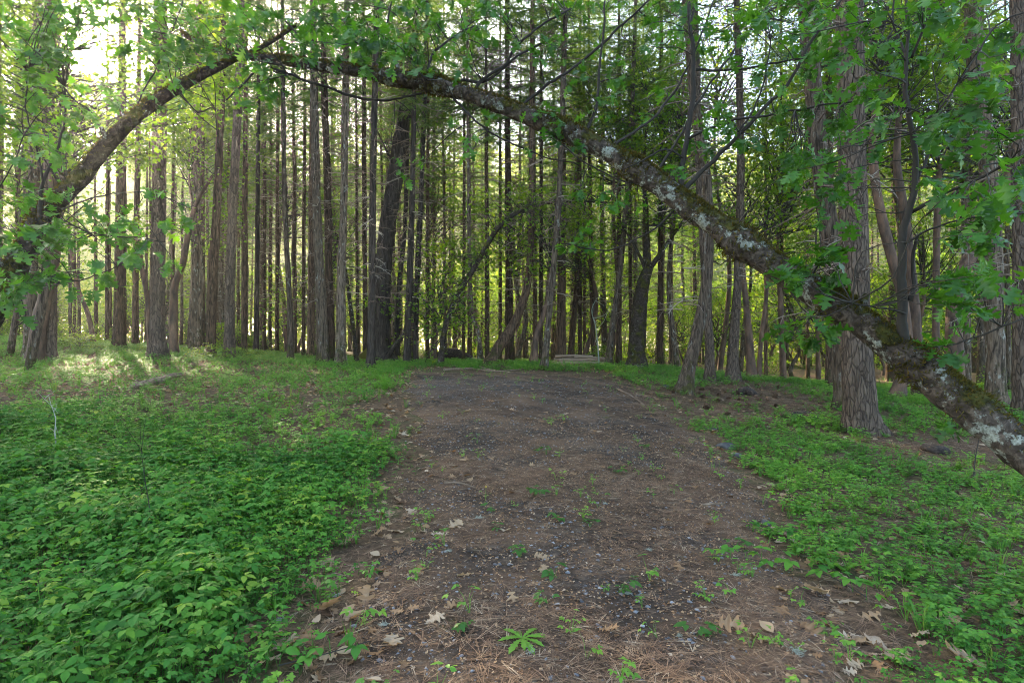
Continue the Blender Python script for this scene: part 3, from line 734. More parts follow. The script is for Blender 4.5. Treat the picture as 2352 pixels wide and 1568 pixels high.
# leafy trees standing against the sun on the left
for px0,py0,rx,ry,d,nc,per,sz,lab,tx in [(200,110,370,270,14,260,44,.11,'leafy tree whose backlit foliage surrounds the low sun',60),(440,400,150,200,22,50,46,.12,'leafy backlit tree behind the plated pine, right of the sun',452),(60,420,170,200,19,50,42,.12,'leafy tree behind the leaning trunk at the very left',20)]:
    r2=np.random.default_rng(int(px0)); b=W(tx,800,d); b[2]=float(terr(b[0],b[1])); root=empty('maple_tree',b); tag(root,lab,'maple')
    top=W(px0,py0-ry*.6,d)-b; Q=resample(np.array([[0,0,-.3],top*.4+[.25,0,.2],top*.75+[-.2,.1,0],top]),.3); V,T=tube(Q,np.linspace(.11,.02,len(Q)),8,.05,r2); mk('trunk',V,T,M['fir'],root,smooth=True)
    g=G(); w=G(); lv,lt=leaf(MAPLE,.2,.2)
    for k in range(nc):
        th=r2.uniform(0,6.283); q_=math.sqrt(r2.uniform()); px,py=px0+rx*q_*math.cos(th),py0+ry*q_*math.sin(th)
        if math.hypot(px-210,(py-132))<42 or py<-250: continue
        c=W(px,py,d+r2.normal(0,.9))-b; z0=np.clip(c[2]-r2.uniform(.3,1.5),.5,Q[-1,2]); j=np.argmin(np.abs(Q[:,2]-z0)); a_=Q[j]
        m=(a_+c)/2+r2.normal(0,.15,3); w.add(*tube(np.array([a_,m,c]),np.array([.018,.01,.004]),4,cap=False),a=.3)
        n=int(per*r2.uniform(.6,1.4)); p=c+r2.normal(0,1,(n,3))*[.42,.42,.2]
        pr=p+b; keep=np.hypot(pr[:,0]/pr[:,1]*F+HX-210,HY-(pr[:,2]-EYE)/pr[:,1]*F-132)>27; p=p[keep]; n=len(p)
        u=r2.normal(0,1,(n,3)); u[:,2]=u[:,2]*.4-.3
        g.add(*place(lv,lt,p,frames(u,np.tile([0,0,1.],(n,1))+r2.normal(0,.5,(n,3))),sz*r2.uniform(.6,1.3,n),np.clip(r2.normal(.4,.2,n),0,1)))
    mkG('twig_sprays',w,M['twig'],root); mkG('foliage',g,M['under_leaf'],root)
# bigger broadleaf trees filling the middle height
n=0
for px,py,d,s in [(1000,500,30,.9),(1180,560,27,.8),(1420,330,25,1),(1560,300,22,.9),(1800,420,22,1),(2000,250,19,1),(2200,300,20,1.1),(2330,500,22,1),(1880,620,28,.9),(760,560,30,.8),(660,480,30,.8),(1700,520,30,1),(2120,620,24,.8),(900,300,32,1),(1650,180,26,1),(2080,100,22,1.1),(1330,600,26,.6)]:
    p=W(px,py,d); z=float(terr(p[0],p[1])); h=p[2]-z
    root=empty('broadleaf_tree',(p[0],p[1],z)); n+=1
    tag(root,'tall thin-stemmed broadleaf tree with loose bright leaves among the conifers','broadleaf tree','loose broadleaf trees among the conifers')
    Q=resample(np.array([[0,0,-.3],[rg.normal(0,.3),rg.normal(0,.3),h*.35],[rg.normal(0,.4),rg.normal(0,.4),h*.7],[0,0,h+1.5]]),.5)
    V,T=tube(Q,np.linspace(.13,.03,len(Q)),8,.05,rg); mk('trunk',V,T,M['madrone' if n%2 else 'fir'],root,smooth=True)
    g1,g2=BIGCLOUD[n%3]; a=rg.uniform(0,6)
    part('foliage',g1,root,(0,0,h-2*s),a,(s,s,s)); part('branches',g2,root,(0,0,h-2*s),a,(s,s,s))
# tall leafy trees at the sunny far edge of the stand
n=0; tries=0; us=[]
while n<54 and tries<5000:
    tries+=1
    d=rg.uniform(50,67); px=rg.uniform(1050,2700) if n<38 else rg.uniform(-250,560); x,y=d*(px-HX)/F,d
    if us and min((x-a)**2+(y-b)**2 for a,b in us)<4: continue
    if clearway(x,y,19,99,-3.2,3.6): continue
    us.append((x,y)); n+=1; z=float(terr(x,y)); h=rg.uniform(4,11); s=rg.uniform(1.0,1.5)
    root=empty('broadleaf_tree',(x,y,z),rg.uniform(0,6.28))
    tag(root,'tall leafy tree glowing in the sun at the far edge of the wood','broadleaf tree','sunlit leafy trees at the far edge of the wood')
    part('trunk',TR[n%4][0],root,sc=(1.2,1.2,h/3.6)); e=TR[n%4][1]*1.2
    g1,g2=BIGCLOUD[n%3]; a=rg.uniform(0,6)
    part('foliage',g1,root,(e[0],e[1],h-4*s),a,(s,s,s)); part('branches',g2,root,(e[0],e[1],h-4*s),a,(s,s,s))
# ------------------------------------------------------------------ the wood beyond, read as one mass
g=G(); lv,lt=leaf(OVATE,.2,.2)
for k in range(900):
    y=rg.uniform(68,122); x=rg.uniform(-1,1)*(y*.95+8); z=float(terr0(x,y)); hz=rg.uniform(0,1)**1.1*(5+(y-66)*.42)
    n=130; cr=rg.uniform(1.0,2.4)
    p=np.array([x,y,z+hz])+rg.normal(0,1,(n,3))*[cr,cr,cr*.5]
    p[:,2]=np.maximum(p[:,2],z)
    u=rg.normal(0,1,(n,3)); g.add(*place(lv,lt,p,frames(u,rg.normal(0,1,(n,3))+[0,0,.6]),rg.uniform(.3,.6,n),np.clip(rg.normal(.55,.2,n),0,1)))
lv,lt=np.array([(0,0,0),(-.3,.5,.06),(.3,.5,.06),(0,1,-.1)],float),np.array([(0,2,1),(1,2,3)])
for k in range(5200):
    y=122+130*rg.uniform()**.9; x=rg.uniform(-1,1)*(y*.95+8); top=.49*(y-58)
    zb=float(terr0(x,122))+max(0,(y-118)*.4); hz=rg.uniform(0,1)*(top-zb+3)*rg.uniform(.3,1)
    n=100; cr=rg.uniform(1.5,3.2)*(.6+y/300)
    p=np.array([x,y,zb+hz])+rg.normal(0,1,(n,3))*[cr,cr,cr*.8]
    u=rg.normal(0,1,(n,3)); g.add(*place(lv,lt,p,frames(u,rg.normal(0,1,(n,3))+[0,0,.6]),rg.uniform(.6,1.25,n)*(.55+y/220),np.clip(rg.normal(.5,.22,n)+rg.normal(0,.12),0,1)))
o=mkG('far_woods',g,M['far_leaf']); tag(o,'mass of sunlit green leaves far behind the conifer trunks','woods',kind='stuff')
# ------------------------------------------------------------------ arching oaks
def polyW(pts):
    return np.array([np.append(W(x,y,d),[w*d/F/2*WS]) for x,y,d,w in pts])
WS=.87
def arch_tree(name,label,main,branches,regions,seed,leafmix,size,extra_moss,lumps=()):
    rg=np.random.default_rng(seed)
    Q=polyW(main); base=Q[0,:3].copy()
    Q=resample(Q,.07); P=Q[:,:3]; R=Q[:,3].copy()
    s=np.cumsum(np.r_[0,np.linalg.norm(np.diff(P,axis=0),axis=1)])
    R*=1+.05*np.sin(s*4.1)+.04*np.sin(s*9.7+1)
    wob=np.cumsum(rg.normal(0,1,(len(P),3)),0); wob-=np.linspace(0,1,len(P))[:,None]*wob[-1]; wob=(wob+np.roll(wob,1,0)+np.roll(wob,-1,0))/3
    P=P+wob*.0032
    for x,y,amp in lumps:
        c=W(x,y,1.0); pr=np.stack([P[:,0]/P[:,1]*F+HX,HY-(P[:,2]-EYE)/P[:,1]*F],1)
        dd=np.hypot(pr[:,0]-x,pr[:,1]-y); R*=1+amp*np.exp(-(dd/38)**2)
    root=empty(name,base); tag(root,label,'oak')
    V,T=tube(P-base,R,22,.045,rg)
    tr=mk('trunk',V,T,M['oak' if len(regions)>20 else 'shadedoak'],root,smooth=True)
    # moss standing off the upper side and hanging from the collars
    n=extra_moss; i=rg.integers(0,len(P),n)
    den=.5+.5*np.sin(s*2.3+1)*np.sin(s*5.1); keep=rg.uniform(0,1,n)<np.clip(.15+den[i],0,1); i=i[keep]; n=len(i)
    tn=np.gradient(P,axis=0)[i]; tn/=np.linalg.norm(tn,axis=1)[:,None]
    up=np.array([0,0,1.])-tn*tn[:,2:3]; up/=np.linalg.norm(up,axis=1)[:,None]; sd=np.cross(tn,up)
    lump=np.zeros(len(P)); pr=np.stack([P[:,0]/P[:,1]*F+HX,HY-(P[:,2]-EYE)/P[:,1]*F],1)
    for x,y,amp in lumps: lump+=amp*4*np.exp(-(np.hypot(pr[:,0]-x,pr[:,1]-y)/38)**2)
    a=rg.normal(0,.75,n)+ (rg.uniform(0,1,n)<np.clip(lump[i],0,.9))*rg.uniform(-2.6,2.6,n)
    rad=up*np.cos(a)[:,None]+sd*np.sin(a)[:,None]
    pos=P[i]-base+rad*R[i][:,None]*.97+tn*rg.normal(0,.02,(n,1))
    u=rad+rg.normal(0,.6,(n,3)); u[:,2]-=.5*(np.abs(a)>1.3)
    mv,mt=np.array([(-.12,0,0),(.12,0,0),(0,1,.0),(-.1,.1,.12),(.1,.15,-.1),(.1,.8,.2)],float),np.array([(0,1,2),(3,4,5)])
    mkt=place(mv,mt,pos,frames(u,rg.normal(0,1,(n,3))),rg.uniform(.014,.042,n)*(1+.7*np.clip(lump[i],0,2)),np.clip(rg.normal(.45,.25,n),0,1))
    mk('moss',mkt[0],mkt[1],M['mossgeo'],tr,mkt[2])['kind']='stuff'
    for k in range(9):       # broken stubs and knots
        j=rg.integers(8,len(P)-20); a_=rg.uniform(-1.4,1.4); t_=P[j+1]-P[j]; t_/=np.linalg.norm(t_); u_=np.array([0,0,1.])-t_*t_[2]; u_/=np.linalg.norm(u_); dv=u_*math.cos(a_)+np.cross(t_,u_)*math.sin(a_)+t_*.5
        q0=P[j]-base; L_s=R[j]*rg.uniform(1.3,2.6); kn=G(); kn.add(*tube(np.array([q0,q0+dv*L_s*.7,q0+dv*L_s+rg.normal(0,.01,3)]),np.array([R[j]*.42,R[j]*.25,R[j]*rg.uniform(.08,.2)]),8,.12,rg),a=.4); mkG('stub',kn,M['oak'],root,True)
    net=[np.column_stack([P,R])]
    for br in branches:
        B=resample(polyW(br),.06); wob=rg.normal(0,1,(len(B),3)); wob=np.cumsum(wob,0); wob-=np.linspace(0,1,len(B))[:,None]*wob[-1]
        B[:,:3]+=wob*.006
        o_=G(); o_.add(*tube(B[:,:3]-base,np.maximum(B[:,3],.004),7,.04,rg),a=rg.uniform(.08,.3)); mkG('branch',o_,M['twig'],root,True)
        net.append(B)
    NET=np.vstack([b[::3] for b in net])
    tw=G(); lf=G(); protos=[leaf(OAK,f_,d_,.035,k) for k,(f_,d_) in enumerate([(.18,.2),(.35,.4),(-.12,.1),(.05,.55),(.45,-.1)])]+[leaf(MAPLE,.2,.3,.03,9)]
    pos=[];uu=[];nn=[];ss=[];aa=[];kk=[]
    for (cx,cy,rx,ry,d0,d1,nc,per,sz) in regions:
        for _ in range(int(nc*.86)):
            th=rg.uniform(0,6.283); q=math.sqrt(rg.uniform())
            px,py,d=cx+rx*q*math.cos(th),cy+ry*q*math.sin(th),rg.uniform(d0,d1)
            if math.hypot(px-210,py-132)<62: continue
            c=W(px,py,d)
            j=np.argmin(((NET[:,:3]-c)**2).sum(1)); b=NET[j,:3]
            L=np.linalg.norm(c-b); mm_=(c+b)/2; q_=(mm_[0]/mm_[1]*F+HX,HY-(mm_[2]-EYE)/mm_[1]*F)
            if math.hypot(q_[0]-210,q_[1]-132)<38: continue
            m1=b+(c-b)*.35+rg.normal(0,.08*L,3)+[0,0,.06*L]; m2=b+(c-b)*.7+rg.normal(0,.07*L,3)+[0,0,.05*L]
            tw.add(*tube(resample(np.array([b,m1,m2,c]),.12),1,4,cap=False) if False else (lambda Z:tube(Z,np.linspace(.0035+.0035*min(L,2),.0022,len(Z)),4,cap=False))(resample(np.array([b,m1,m2,c]),.12)),a=rg.uniform(.2,.6))
            ax=c-m2; ax/=np.linalg.norm(ax)+1e-9
            m=max(3,int(per*rg.uniform(.6,1.4)))
            tb=rg.uniform(.1,.9)
            for k in range(m):
                f=rg.uniform(0,1)**.6; p=m2+(c-m2)*f if k>2 else c
                dirn=ax*.7+rg.normal(0,.75,3); dirn[2]-=.45; dirn/=np.linalg.norm(dirn)
                pet=.03*rg.uniform(.5,1.5)
                pos.append(p+dirn*pet*.3); uu.append(dirn); nn.append(np.array([0,0,1.])+rg.normal(0,.4,3)); ss.append(.87*sz*rg.uniform(.55,1.25)); aa.append(np.clip(.55*tb+.3*rg.uniform()+rg.normal(0,.1),0,1)); kk.append(5 if rg.uniform()<leafmix else rg.integers(0,5))
    pos,uu,nn,ss,aa,kk=map(np.array,(pos,uu,nn,ss,aa,kk))
    for k in range(6):
        q=kk==k
        if q.any(): lf.add(*place(*protos[k],pos[q]-base,frames(uu[q],nn[q]),ss[q],aa[q]))
    V,T,A=tw.get(); mk('twig_sprays',V-base,T,M['twig'],root,A)
    mkG('foliage',lf,M['oak_leaf'],root)
    return root,net
WS=.87
r_main=[(2900,1450,3.3,150),(2690,1290,3.55,132),(2560,1195,3.75,118),(2352,1030,4.1,100),(2240,935,4.3,91),(2100,825,4.6,82),(1960,722,4.9,75),(1830,640,5.15,69),(1700,550,5.4,66),(1600,482,5.6,60),(1500,412,5.8,55),(1400,353,5.95,51),(1300,308,6.1,49),(1200,264,6.2,45),(1100,226,6.3,42),(1000,198,6.4,38),(900,177,6.5,34),(800,160,6.6,30),(700,148,6.7,26),(600,136,6.8,22),(500,118,6.9,15),(420,80,7.0,8)]
r_br=[
 [(2086,822,4.66,34),(2078,765,4.62,27),(2076,640,4.6,22),(2084,520,4.55,19),(2106,430,4.5,16),(2108,340,4.45,14),(2090,250,4.4,12),(2086,160,4.4,10),(2090,80,4.4,8),(2076,-40,4.4,6)],
 [(2088,690,4.6,13),(2100,650,4.6,10),(2098,600,4.6,9),(2106,540,4.55,7)],
 [(2095,490,4.55,11),(2160,450,4.4,9),(2260,405,4.2,7),(2360,352,4.0,6),(2460,320,3.9,4)],
 [(2106,420,4.5,9),(2140,330,4.5,7),(2160,270,4.6,5),(2150,200,4.7,4)],
 [(2088,150,4.4,7),(2060,70,4.5,5),(2050,-30,4.5,4)],
 [(2092,130,4.4,7),(2120,60,4.3,6),(2150,-30,4.3,4)],
 [(2100,300,4.45,7),(2170,230,4.3,5),(2290,60,4.2,5),(2352,30,4.1,3)],
 [(2080,560,4.55,7),(2180,510,4.4,5),(2352,490,4.2,4)],
 [(2080,720,4.6,6),(2000,700,4.5,4),(1930,690,4.4,3)],
 [(2110,800,4.6,7),(2200,790,4.4,5),(2352,730,4.2,4)],
 [(1560,440,5.7,17),(1568,380,5.7,15),(1580,300,5.7,14),(1590,210,5.7,13),(1588,110,5.7,11),(1584,40,5.7,10),(1580,-60,5.7,8)],
 [(1588,60,5.7,7),(1600,10,5.7,6),(1615,-50,5.7,5)],
 [(1568,445,5.7,15),(1620,385,5.65,12),(1720,285,5.5,10),(1790,212,5.4,9),(1845,110,5.3,8),(1925,5,5.2,7),(1960,-50,5.2,6)],
 [(1580,320,5.7,8),(1640,290,5.6,7),(1760,260,5.4,6),(1900,240,5.2,5),(2050,225,5.0,3)],
 [(1600,160,5.7,8),(1700,165,5.6,6),(1800,140,5.5,5),(1930,130,5.3,4),(2060,110,5.1,3)],
 [(1700,300,5.5,6),(1740,220,5.5,5),(1760,150,5.5,4),(1770,60,5.5,3)],
 [(1570,360,5.7,5),(1530,340,5.7,5),(1480,365,5.7,4),(1440,385,5.7,3)],
 [(1505,400,5.8,9),(1560,320,5.8,7),(1620,220,5.8,6),(1690,120,5.9,5),(1760,20,6,4)],
 [(1390,348,5.95,9),(1420,320,5.9,8),(1500,270,5.85,7),(1560,190,5.8,6),(1610,90,5.7,5),(1640,0,5.7,4)],
 [(1345,322,6.05,8),(1368,250,6.05,7),(1372,180,6.05,7),(1378,100,6.05,6),(1390,0,6.05,5)],
 [(1180,255,6.2,9),(1215,230,6.2,8),(1250,200,6.15,8),(1310,160,6.1,7),(1360,115,6.05,7),(1420,60,6.0,6),(1490,0,5.9,5)],
 [(1085,222,6.3,10),(1095,195,6.3,9),(1130,170,6.3,8),(1165,150,6.3,7),(1185,110,6.25,6),(1230,70,6.2,6),(1310,20,6.2,5)],
 [(1040,205,6.4,9),(1060,185,6.4,8),(1110,190,6.35,8),(1150,165,6.3,7),(1190,130,6.3,6),(1260,90,6.3,5)],
 [(985,190,6.4,8),(982,150,6.4,7),(1000,115,6.4,6),(1040,85,6.4,5),(1090,60,6.4,4)],
 [(980,190,6.4,6),(950,130,6.4,5),(880,115,6.4,5),(800,90,6.4,4)],
 [(880,170,6.5,7),(870,110,6.5,6),(890,50,6.5,5),(900,-20,6.5,4)],
 [(700,146,6.7,6),(690,90,6.7,5),(640,30,6.7,4)],
 [(620,135,6.8,6),(560,190,6.75,5),(520,230,6.7,4)],
 [(630,160,6.7,7),(690,185,6.65,7),(760,205,6.6,7),(840,232,6.55,7),(905,230,6.5,6),(970,215,6.45,6)],
 [(1040,225,6.35,6),(1120,300,6.2,5),(1230,350,6.1,4),(1330,380,6,3)],
 [(1240,290,6.1,5),(1320,350,6.0,4),(1420,410,5.9,4),(1560,440,5.8,3)],
 [(1560,470,5.7,5),(1500,530,5.8,4),(1400,570,5.9,4),(1290,560,6.0,3)],
 [(1850,660,5.1,8),(1880,610,5.0,6),(1900,580,4.9,4)],
 [(1780,600,5.2,5),(1830,690,5.1,4),(1870,740,5.0,4)],
 [(2180,900,4.4,5),(2190,960,4.35,4)],
]
r_reg=[ # cx,cy,rx,ry,d0,d1,clusters,leaves,size
 (1880,620,75,60,4.5,5.0,13,8,.19),(1850,745,90,38,4.6,5.0,8,7,.18),(2170,975,32,25,4.2,4.4,3,5,.16),
 (2100,170,250,180,3.6,5.2,38,7,.15),(2250,330,130,170,3.4,4.4,20,6,.18),(2260,500,110,110,3.6,4.6,17,6,.17),(2260,690,120,110,3.7,4.5,18,6,.18),(2190,850,100,70,4.0,4.6,7,5,.16),
 (1830,190,200,190,4.6,6.2,52,7,.15),(1700,60,250,90,5,6.5,36,7,.15),(1620,330,90,80,5.3,6,15,6,.14),(1860,400,130,70,4.6,5.8,22,6,.16),
 (2060,40,320,70,4,5.5,40,7,.15),(1930,480,50,60,4.6,5.2,7,6,.16),
 (1300,60,300,90,5.6,7,42,6,.14),(1420,210,120,70,5.6,6.4,16,6,.14),(1250,270,70,35,5.8,6.3,7,6,.14),(1290,330,50,30,5.6,6.1,4,6,.15),
 (900,35,260,75,5.4,7.2,50,7,.17),(690,60,190,75,5.4,7.2,32,7,.17),(590,190,60,55,6,6.8,12,6,.16),(860,110,90,60,5.2,6.3,16,7,.19),(1010,110,70,70,5.6,6.6,12,6,.16),
 (1130,300,110,60,5.8,6.6,7,5,.14),(1420,450,90,60,5.6,6.2,10,5,.14),(1320,560,60,40,5.8,6.3,6,6,.14),(930,390,60,60,6,7,4,5,.14),
 (480,60,120,70,6,7.4,26,7,.15)]
arch_tree('arching_oak','long mossy lichen-covered oak trunk arching low over the track with lobed leaves on upright shoots',r_main,r_br,r_reg,51,.0,.17,30000,
  lumps=[(1455,385,.22),(1700,548,.42),(1920,690,.22),(2105,835,.25),(1300,300,.15),(1000,200,.2),(905,175,.25),(2260,930,.15)])
WS=.62
l_main=[(-240,1080,5.3,128),(-150,935,5.4,108),(-90,840,5.5,98),(0,690,5.7,86),(50,600,5.85,76),(110,500,6.05,66),(175,425,6.2,58),(250,335,6.35,50),(330,258,6.5,44),(405,205,6.6,38),(470,168,6.7,32),(530,140,6.8,24),(600,108,6.9,15),(680,60,7.0,8)]
l_br=[
 [(85,540,5.95,17),(92,470,5.9,14),(100,420,5.9,12),(135,350,5.9,9),(150,280,5.9,7),(148,200,5.9,5)],
 [(100,430,5.9,8),(80,340,5.8,6),(60,250,5.8,5),(70,150,5.8,4)],
 [(60,590,5.8,8),(150,560,5.6,6),(260,540,5.4,5),(380,555,5.3,3)],
 [(30,640,5.7,8),(110,650,5.5,6),(200,640,5.3,5),(300,600,5.2,3)],
 [(130,480,6.1,7),(220,450,5.9,5),(330,440,5.8,4),(420,470,5.7,3)],
 [(250,335,6.35,8),(220,270,6.4,6),(150,200,6.4,5),(120,80,6.4,4)],
 [(300,290,6.5,6),(340,200,6.5,5),(390,100,6.5,4),(420,0,6.5,3)],
 [(410,205,6.6,6),(450,260,6.6,5),(490,250,6.6,4),(500,330,6.6,3)],
 [(0,690,5.7,8),(-40,600,5.6,6),(-30,480,5.5,5),(20,380,5.4,4),(60,300,5.4,3)],
 [(30,640,5.7,6),(60,720,5.5,5),(30,760,5.4,3)],
]
l_reg=[(60,560,110,90,4.8,6,22,7,.15),(210,560,150,80,4.8,6,26,7,.15),(360,560,80,60,5,5.8,8,6,.15),(110,690,110,70,4.8,5.6,12,6,.14),(260,430,130,80,5.4,6.3,7,6,.13),
 (60,400,90,100,4.9,6,16,6,.15),(90,200,130,150,5,6.6,30,7,.14),(80,60,160,90,5,7,34,7,.14),(300,60,150,90,5.6,7,36,7,.13),(330,170,120,80,5.6,6.8,22,7,.12),(190,250,110,70,5.6,6.6,10,7,.12),(150,120,110,90,5.2,6.6,26,7,.13),(430,120,90,60,5.8,6.8,14,7,.15),(20,640,60,60,4.8,5.6,8,6,.16),(410,480,60,40,5.5,6,5,5,.13)]
arch_tree('leaning_oak','dark mossy oak trunk rising from beyond the frame under the sun towards the arching trunk',l_main,l_br,l_reg,52,.45,.15,9000,lumps=[(110,500,.15),(330,258,.12)])
# ------------------------------------------------------------------ ground cover
def stemmed(rg,n,h0,h1,lf,size,spread,tri=True,pet=.002):
    """one small plant: leaf stalks rising from the root, a leaf or a leaflet trio on each"""
    g=G(); lv,lt=lf
    for k in range(n):
        az=rg.uniform(0,6.283); h=rg.uniform(h0,h1); r=spread*rg.uniform(.2,1)
        e=np.array([math.cos(az)*r,math.sin(az)*r,h]); m=np.array([e[0]*.35,e[1]*.35,h*.65])
        sd=np.array([-math.sin(az),math.cos(az),0])*pet
        g.add(np.array([[0,0,-.02]-sd,[0,0,-.02]+sd,m-sd,m+sd,e]),np.array([(0,1,3),(0,3,2),(2,3,4)]),.25)
        out=np.array([math.cos(az),math.sin(az),rg.uniform(-.35,.15)])
        dirs=[out]
        if tri:
            s2=np.array([-math.sin(az),math.cos(az),0]); dirs+= [s2*.95+out*.35,-s2*.95+out*.35]
        D=np.array(dirs); D/=np.linalg.norm(D,axis=1)[:,None]
        nm=np.tile([0,0,1.],(len(D),1))+rg.normal(0,.25,(len(D),3))
        ss=size*rg.uniform(.7,1.25)*np.array([1.15]+[.9]*(len(D)-1))
        a=np.clip(rg.normal(.5,.14),0,1)
        g.add(*place(lv,lt,np.tile(e,(len(D),1))+D*.004,frames(D,nm),ss,np.full(len(D),a)))
    return g.get()
def herb(rg,n,h,size):
    g=G(); lv,lt=leaf(SMALL,.15,.15)
    for k in range(n):
        az=rg.uniform(0,6.283); r=h*rg.uniform(.2,.9); e=np.array([math.cos(az)*r,math.sin(az)*r,h*rg.uniform(.5,1)])
        sd=np.array([-math.sin(az),math.cos(az),0])*.0012
        g.add(np.array([[0,0,-.01]-sd,[0,0,-.01]+sd,e]),np.array([(0,1,2)]),.2)
        for t in np.linspace(.35,1,4):
            p=e*t; m=4 if t<1 else 5; aa=rg.uniform(0,6.283)+np.arange(m)*6.283/m
            D=np.stack([np.cos(aa),np.sin(aa),np.full(m,.15)],1)
            g.add(*place(lv,lt,np.tile(p,(m,1)),frames(D,np.tile([0,0,1.],(m,1))+rg.normal(0,.2,(m,3))),size*rg.uniform(.7,1.2,m),np.full(m,np.clip(rg.normal(.5,.15),0,1))))
    return g.get()
def tuft(rg,n,h):
    g=G()
    for k in range(n):
        az=rg.uniform(0,6.283); L=h*rg.uniform(.5,1.1); lean=rg.uniform(.1,.7); w=.0035*rg.uniform(.7,1.5)
        o=np.array([math.cos(az),math.sin(az),0]); sd=np.array([-o[1],o[0],0])*w; b=o*rg.uniform(0,.02)
        p1=b+o*lean*L*.3+[0,0,L*.55]; p2=b+o*lean*L*.9+[0,0,L*.9*(1-.25*lean)]
        g.add(np.array([b-sd-[0,0,.02],b+sd-[0,0,.02],p1-sd,p1+sd,p2]),np.array([(0,1,3),(0,3,2),(2,3,4)]),np.clip(rg.normal(.45,.2),0,1))
    return g.get()
def proj(x,y,z): return HX+F*x/np.maximum(y,.3), HY-F*(z-EYE)/np.maximum(y,.3)
def scatter(protos,x,y,scale,rg,tl=.12,da=.12,lift=0.0,amap=None):
    g=G(); z=surf(x,y)+lift; k=rg.integers(0,len(protos),len(x))
    for i,(V,T,A) in enumerate(protos):
        q=np.where(k==i)[0]
        if len(q)==0: continue
        n=len(q); pos=np.stack([x[q],y[q],z[q]],1); sh=rg.normal(0,da,n)+(amap[q] if amap is not None else 0)
        VV,TT,AA=place(V,T,pos,tilt(n,tl,rg),scale[q])
        g.add(VV,TT,np.clip(np.tile(A,n)+np.repeat(sh,len(A)),0,1))
    return g
def sm(e0,e1,x):
    t=np.clip((x-e0)/(e1-e0),0,1); return t*t*(3-2*t)
def lump_noise(x,y,s,seed):
    r=np.random.default_rng(seed); v=0
    for k in range(6):
        a=r.uniform(0,6.283); f=s*r.uniform(.5,1.8); v=v+np.sin((x*math.cos(a)+y*math.sin(a))*f+r.uniform(0,6.28))
    return v/2.4
def zones(x,y):
    """how thick each kind of cover grows at a ground point"""
    l,r=edges(np.minimum(y,YEND)); l=np.where(y>YEND,l+(y-YEND)*.3,l); r=np.where(y>YEND,r-(y-YEND)*.3,r)
    z=surf(x,y); px,py=proj(x,y,z)
    L=l-x; R=x-r        # metres outside the left or right edge
    n1=lump_noise(x,y,1.6,1); n2=lump_noise(x,y,4,2)
    left=L>0; right=R>0
    inn=(~left)&(~right)&(y<YEND+1)
    # left side
    bl=sm(.0,.8,L+.2*n2)*sm(8.4,5.6,y+.8*n1)
    bl=bl*np.where(y<3.2,sm(.1,.9,L+.15*n2),1)
    fl=sm(.1,.6,L+.2*n2)*sm(4.0,6.0,y)*(1-.74*sm(7.6,9.6,y+.7*n1))
    fl=np.maximum(fl,.7*sm(.0,.5,L)*sm(10,12.5,y)*sm(-6.2,-3.2,x+1.2*n1)*sm(-.6,.1,n1)) 
    fl=np.maximum(fl,.35*sm(0,.5,L)*sm(15,18,y))
    # right side
    fr=sm(.05,.4,R+.15*n2)
    brown=np.exp(-(((px-1690)/270)**2+((py-922)/56)**2)**2)+np.exp(-(((px-2180)/200)**2+((py-1035)/45)**2)**2)
    fr=fr*(1-.96*np.clip(brown,0,1))*(1-.5*sm(.6,-.4,n1)*sm(9,12,y))
    low=sm(3.6,2.9,y)
    br=sm(.0,.5,R+.2*n2)*low*.8
    fr=fr*(1-.55*low)
    far_=sm(20,23,y)
    fl=np.maximum(fl,.3*sm(-.1,.3,L)*sm(6,3,y))
    f=np.where(left,fl,np.where(right,fr,0)); b=np.where(left,bl,np.where(right,br,0))
    pile=sm(1.75,1.3,np.abs(x-2.9))*sm(20.5,21.5,y)*sm(26,25,y)
    f=np.where(y>YEND+.5,np.maximum(f,.55*sm(-.5,.4,n1)+.15),f)*(1-pile)
    return b,f,inn,left,right,brown,n1,n2,px,py
rg=np.random.default_rng(77)
def pts(n,x0,x1,y0,y1):
    return rg.uniform(x0,x1,n),rg.uniform(y0,y1,n)
def wedge(n,y0,y1,power=1.0,marg=1.3):
    y=y0+(y1-y0)*rg.uniform(0,1,n)**power; h=y*.92+marg; x=rg.uniform(-1,1,n)*h
    keep=rg.uniform(0,1,n)<h/(y1*.92+marg); return x[keep],y[keep]
r_=np.random.default_rng(5)
SERRL=leaf(SERR,.2,.22,.01); OVL=leaf(OVATE,.2,.2)
BR=[stemmed(r_,6,.1,.3,SERRL,.05,.15) for _ in range(5)]+[stemmed(r_,6,.08,.2,OVL,.04,.13) for _ in range(3)]
BR2=[stemmed(r_,5,.07,.2,leaf(SMALL,.2,.2),.05,.13) for _ in range(4)]
HE=[herb(r_,6,.13,.024) for _ in range(5)]
HE2=[stemmed(r_,9,.05,.16,leaf(SMALL,.2,.2),.032,.12) for _ in range(5)]
GR=[tuft(r_,9,.26) for _ in range(5)]
# brambles
x,y=wedge(62000,1.7,10.5); b,f,inn,*_r=zones(x,y); k=rg.uniform(0,1,len(x))<b*.9; x,y=x[k],y[k]
amap=.10*lump_noise(x,y,2.2,9)+.5*(rg.uniform(0,1,len(x))<.02)
near=y<5.5
sc=rg.uniform(.5,1.3,len(x))*(.84+.12*lump_noise(x,y,3.1,14))*np.where(x>0,.7,1)*np.clip(.35+.75*np.abs(np.where(x<0,edges(y)[0]-x,x-edges(y)[1])),.45,1)
g=scatter(BR,x[near],y[near],sc[near],rg,.16,.13,0,amap[near]); V,T,A=g.get()
g2=scatter(BR2,x[~near],y[~near],sc[~near],rg,.16,.13,0,amap[~near]); 
gg=G(); gg.add(V,T,A); gg.add(*g2.get())
o=mkG('bramble_cover',gg,M['bramble']); tag(o,'dense green bramble ground cover beside the track','ground cover',kind='stuff')
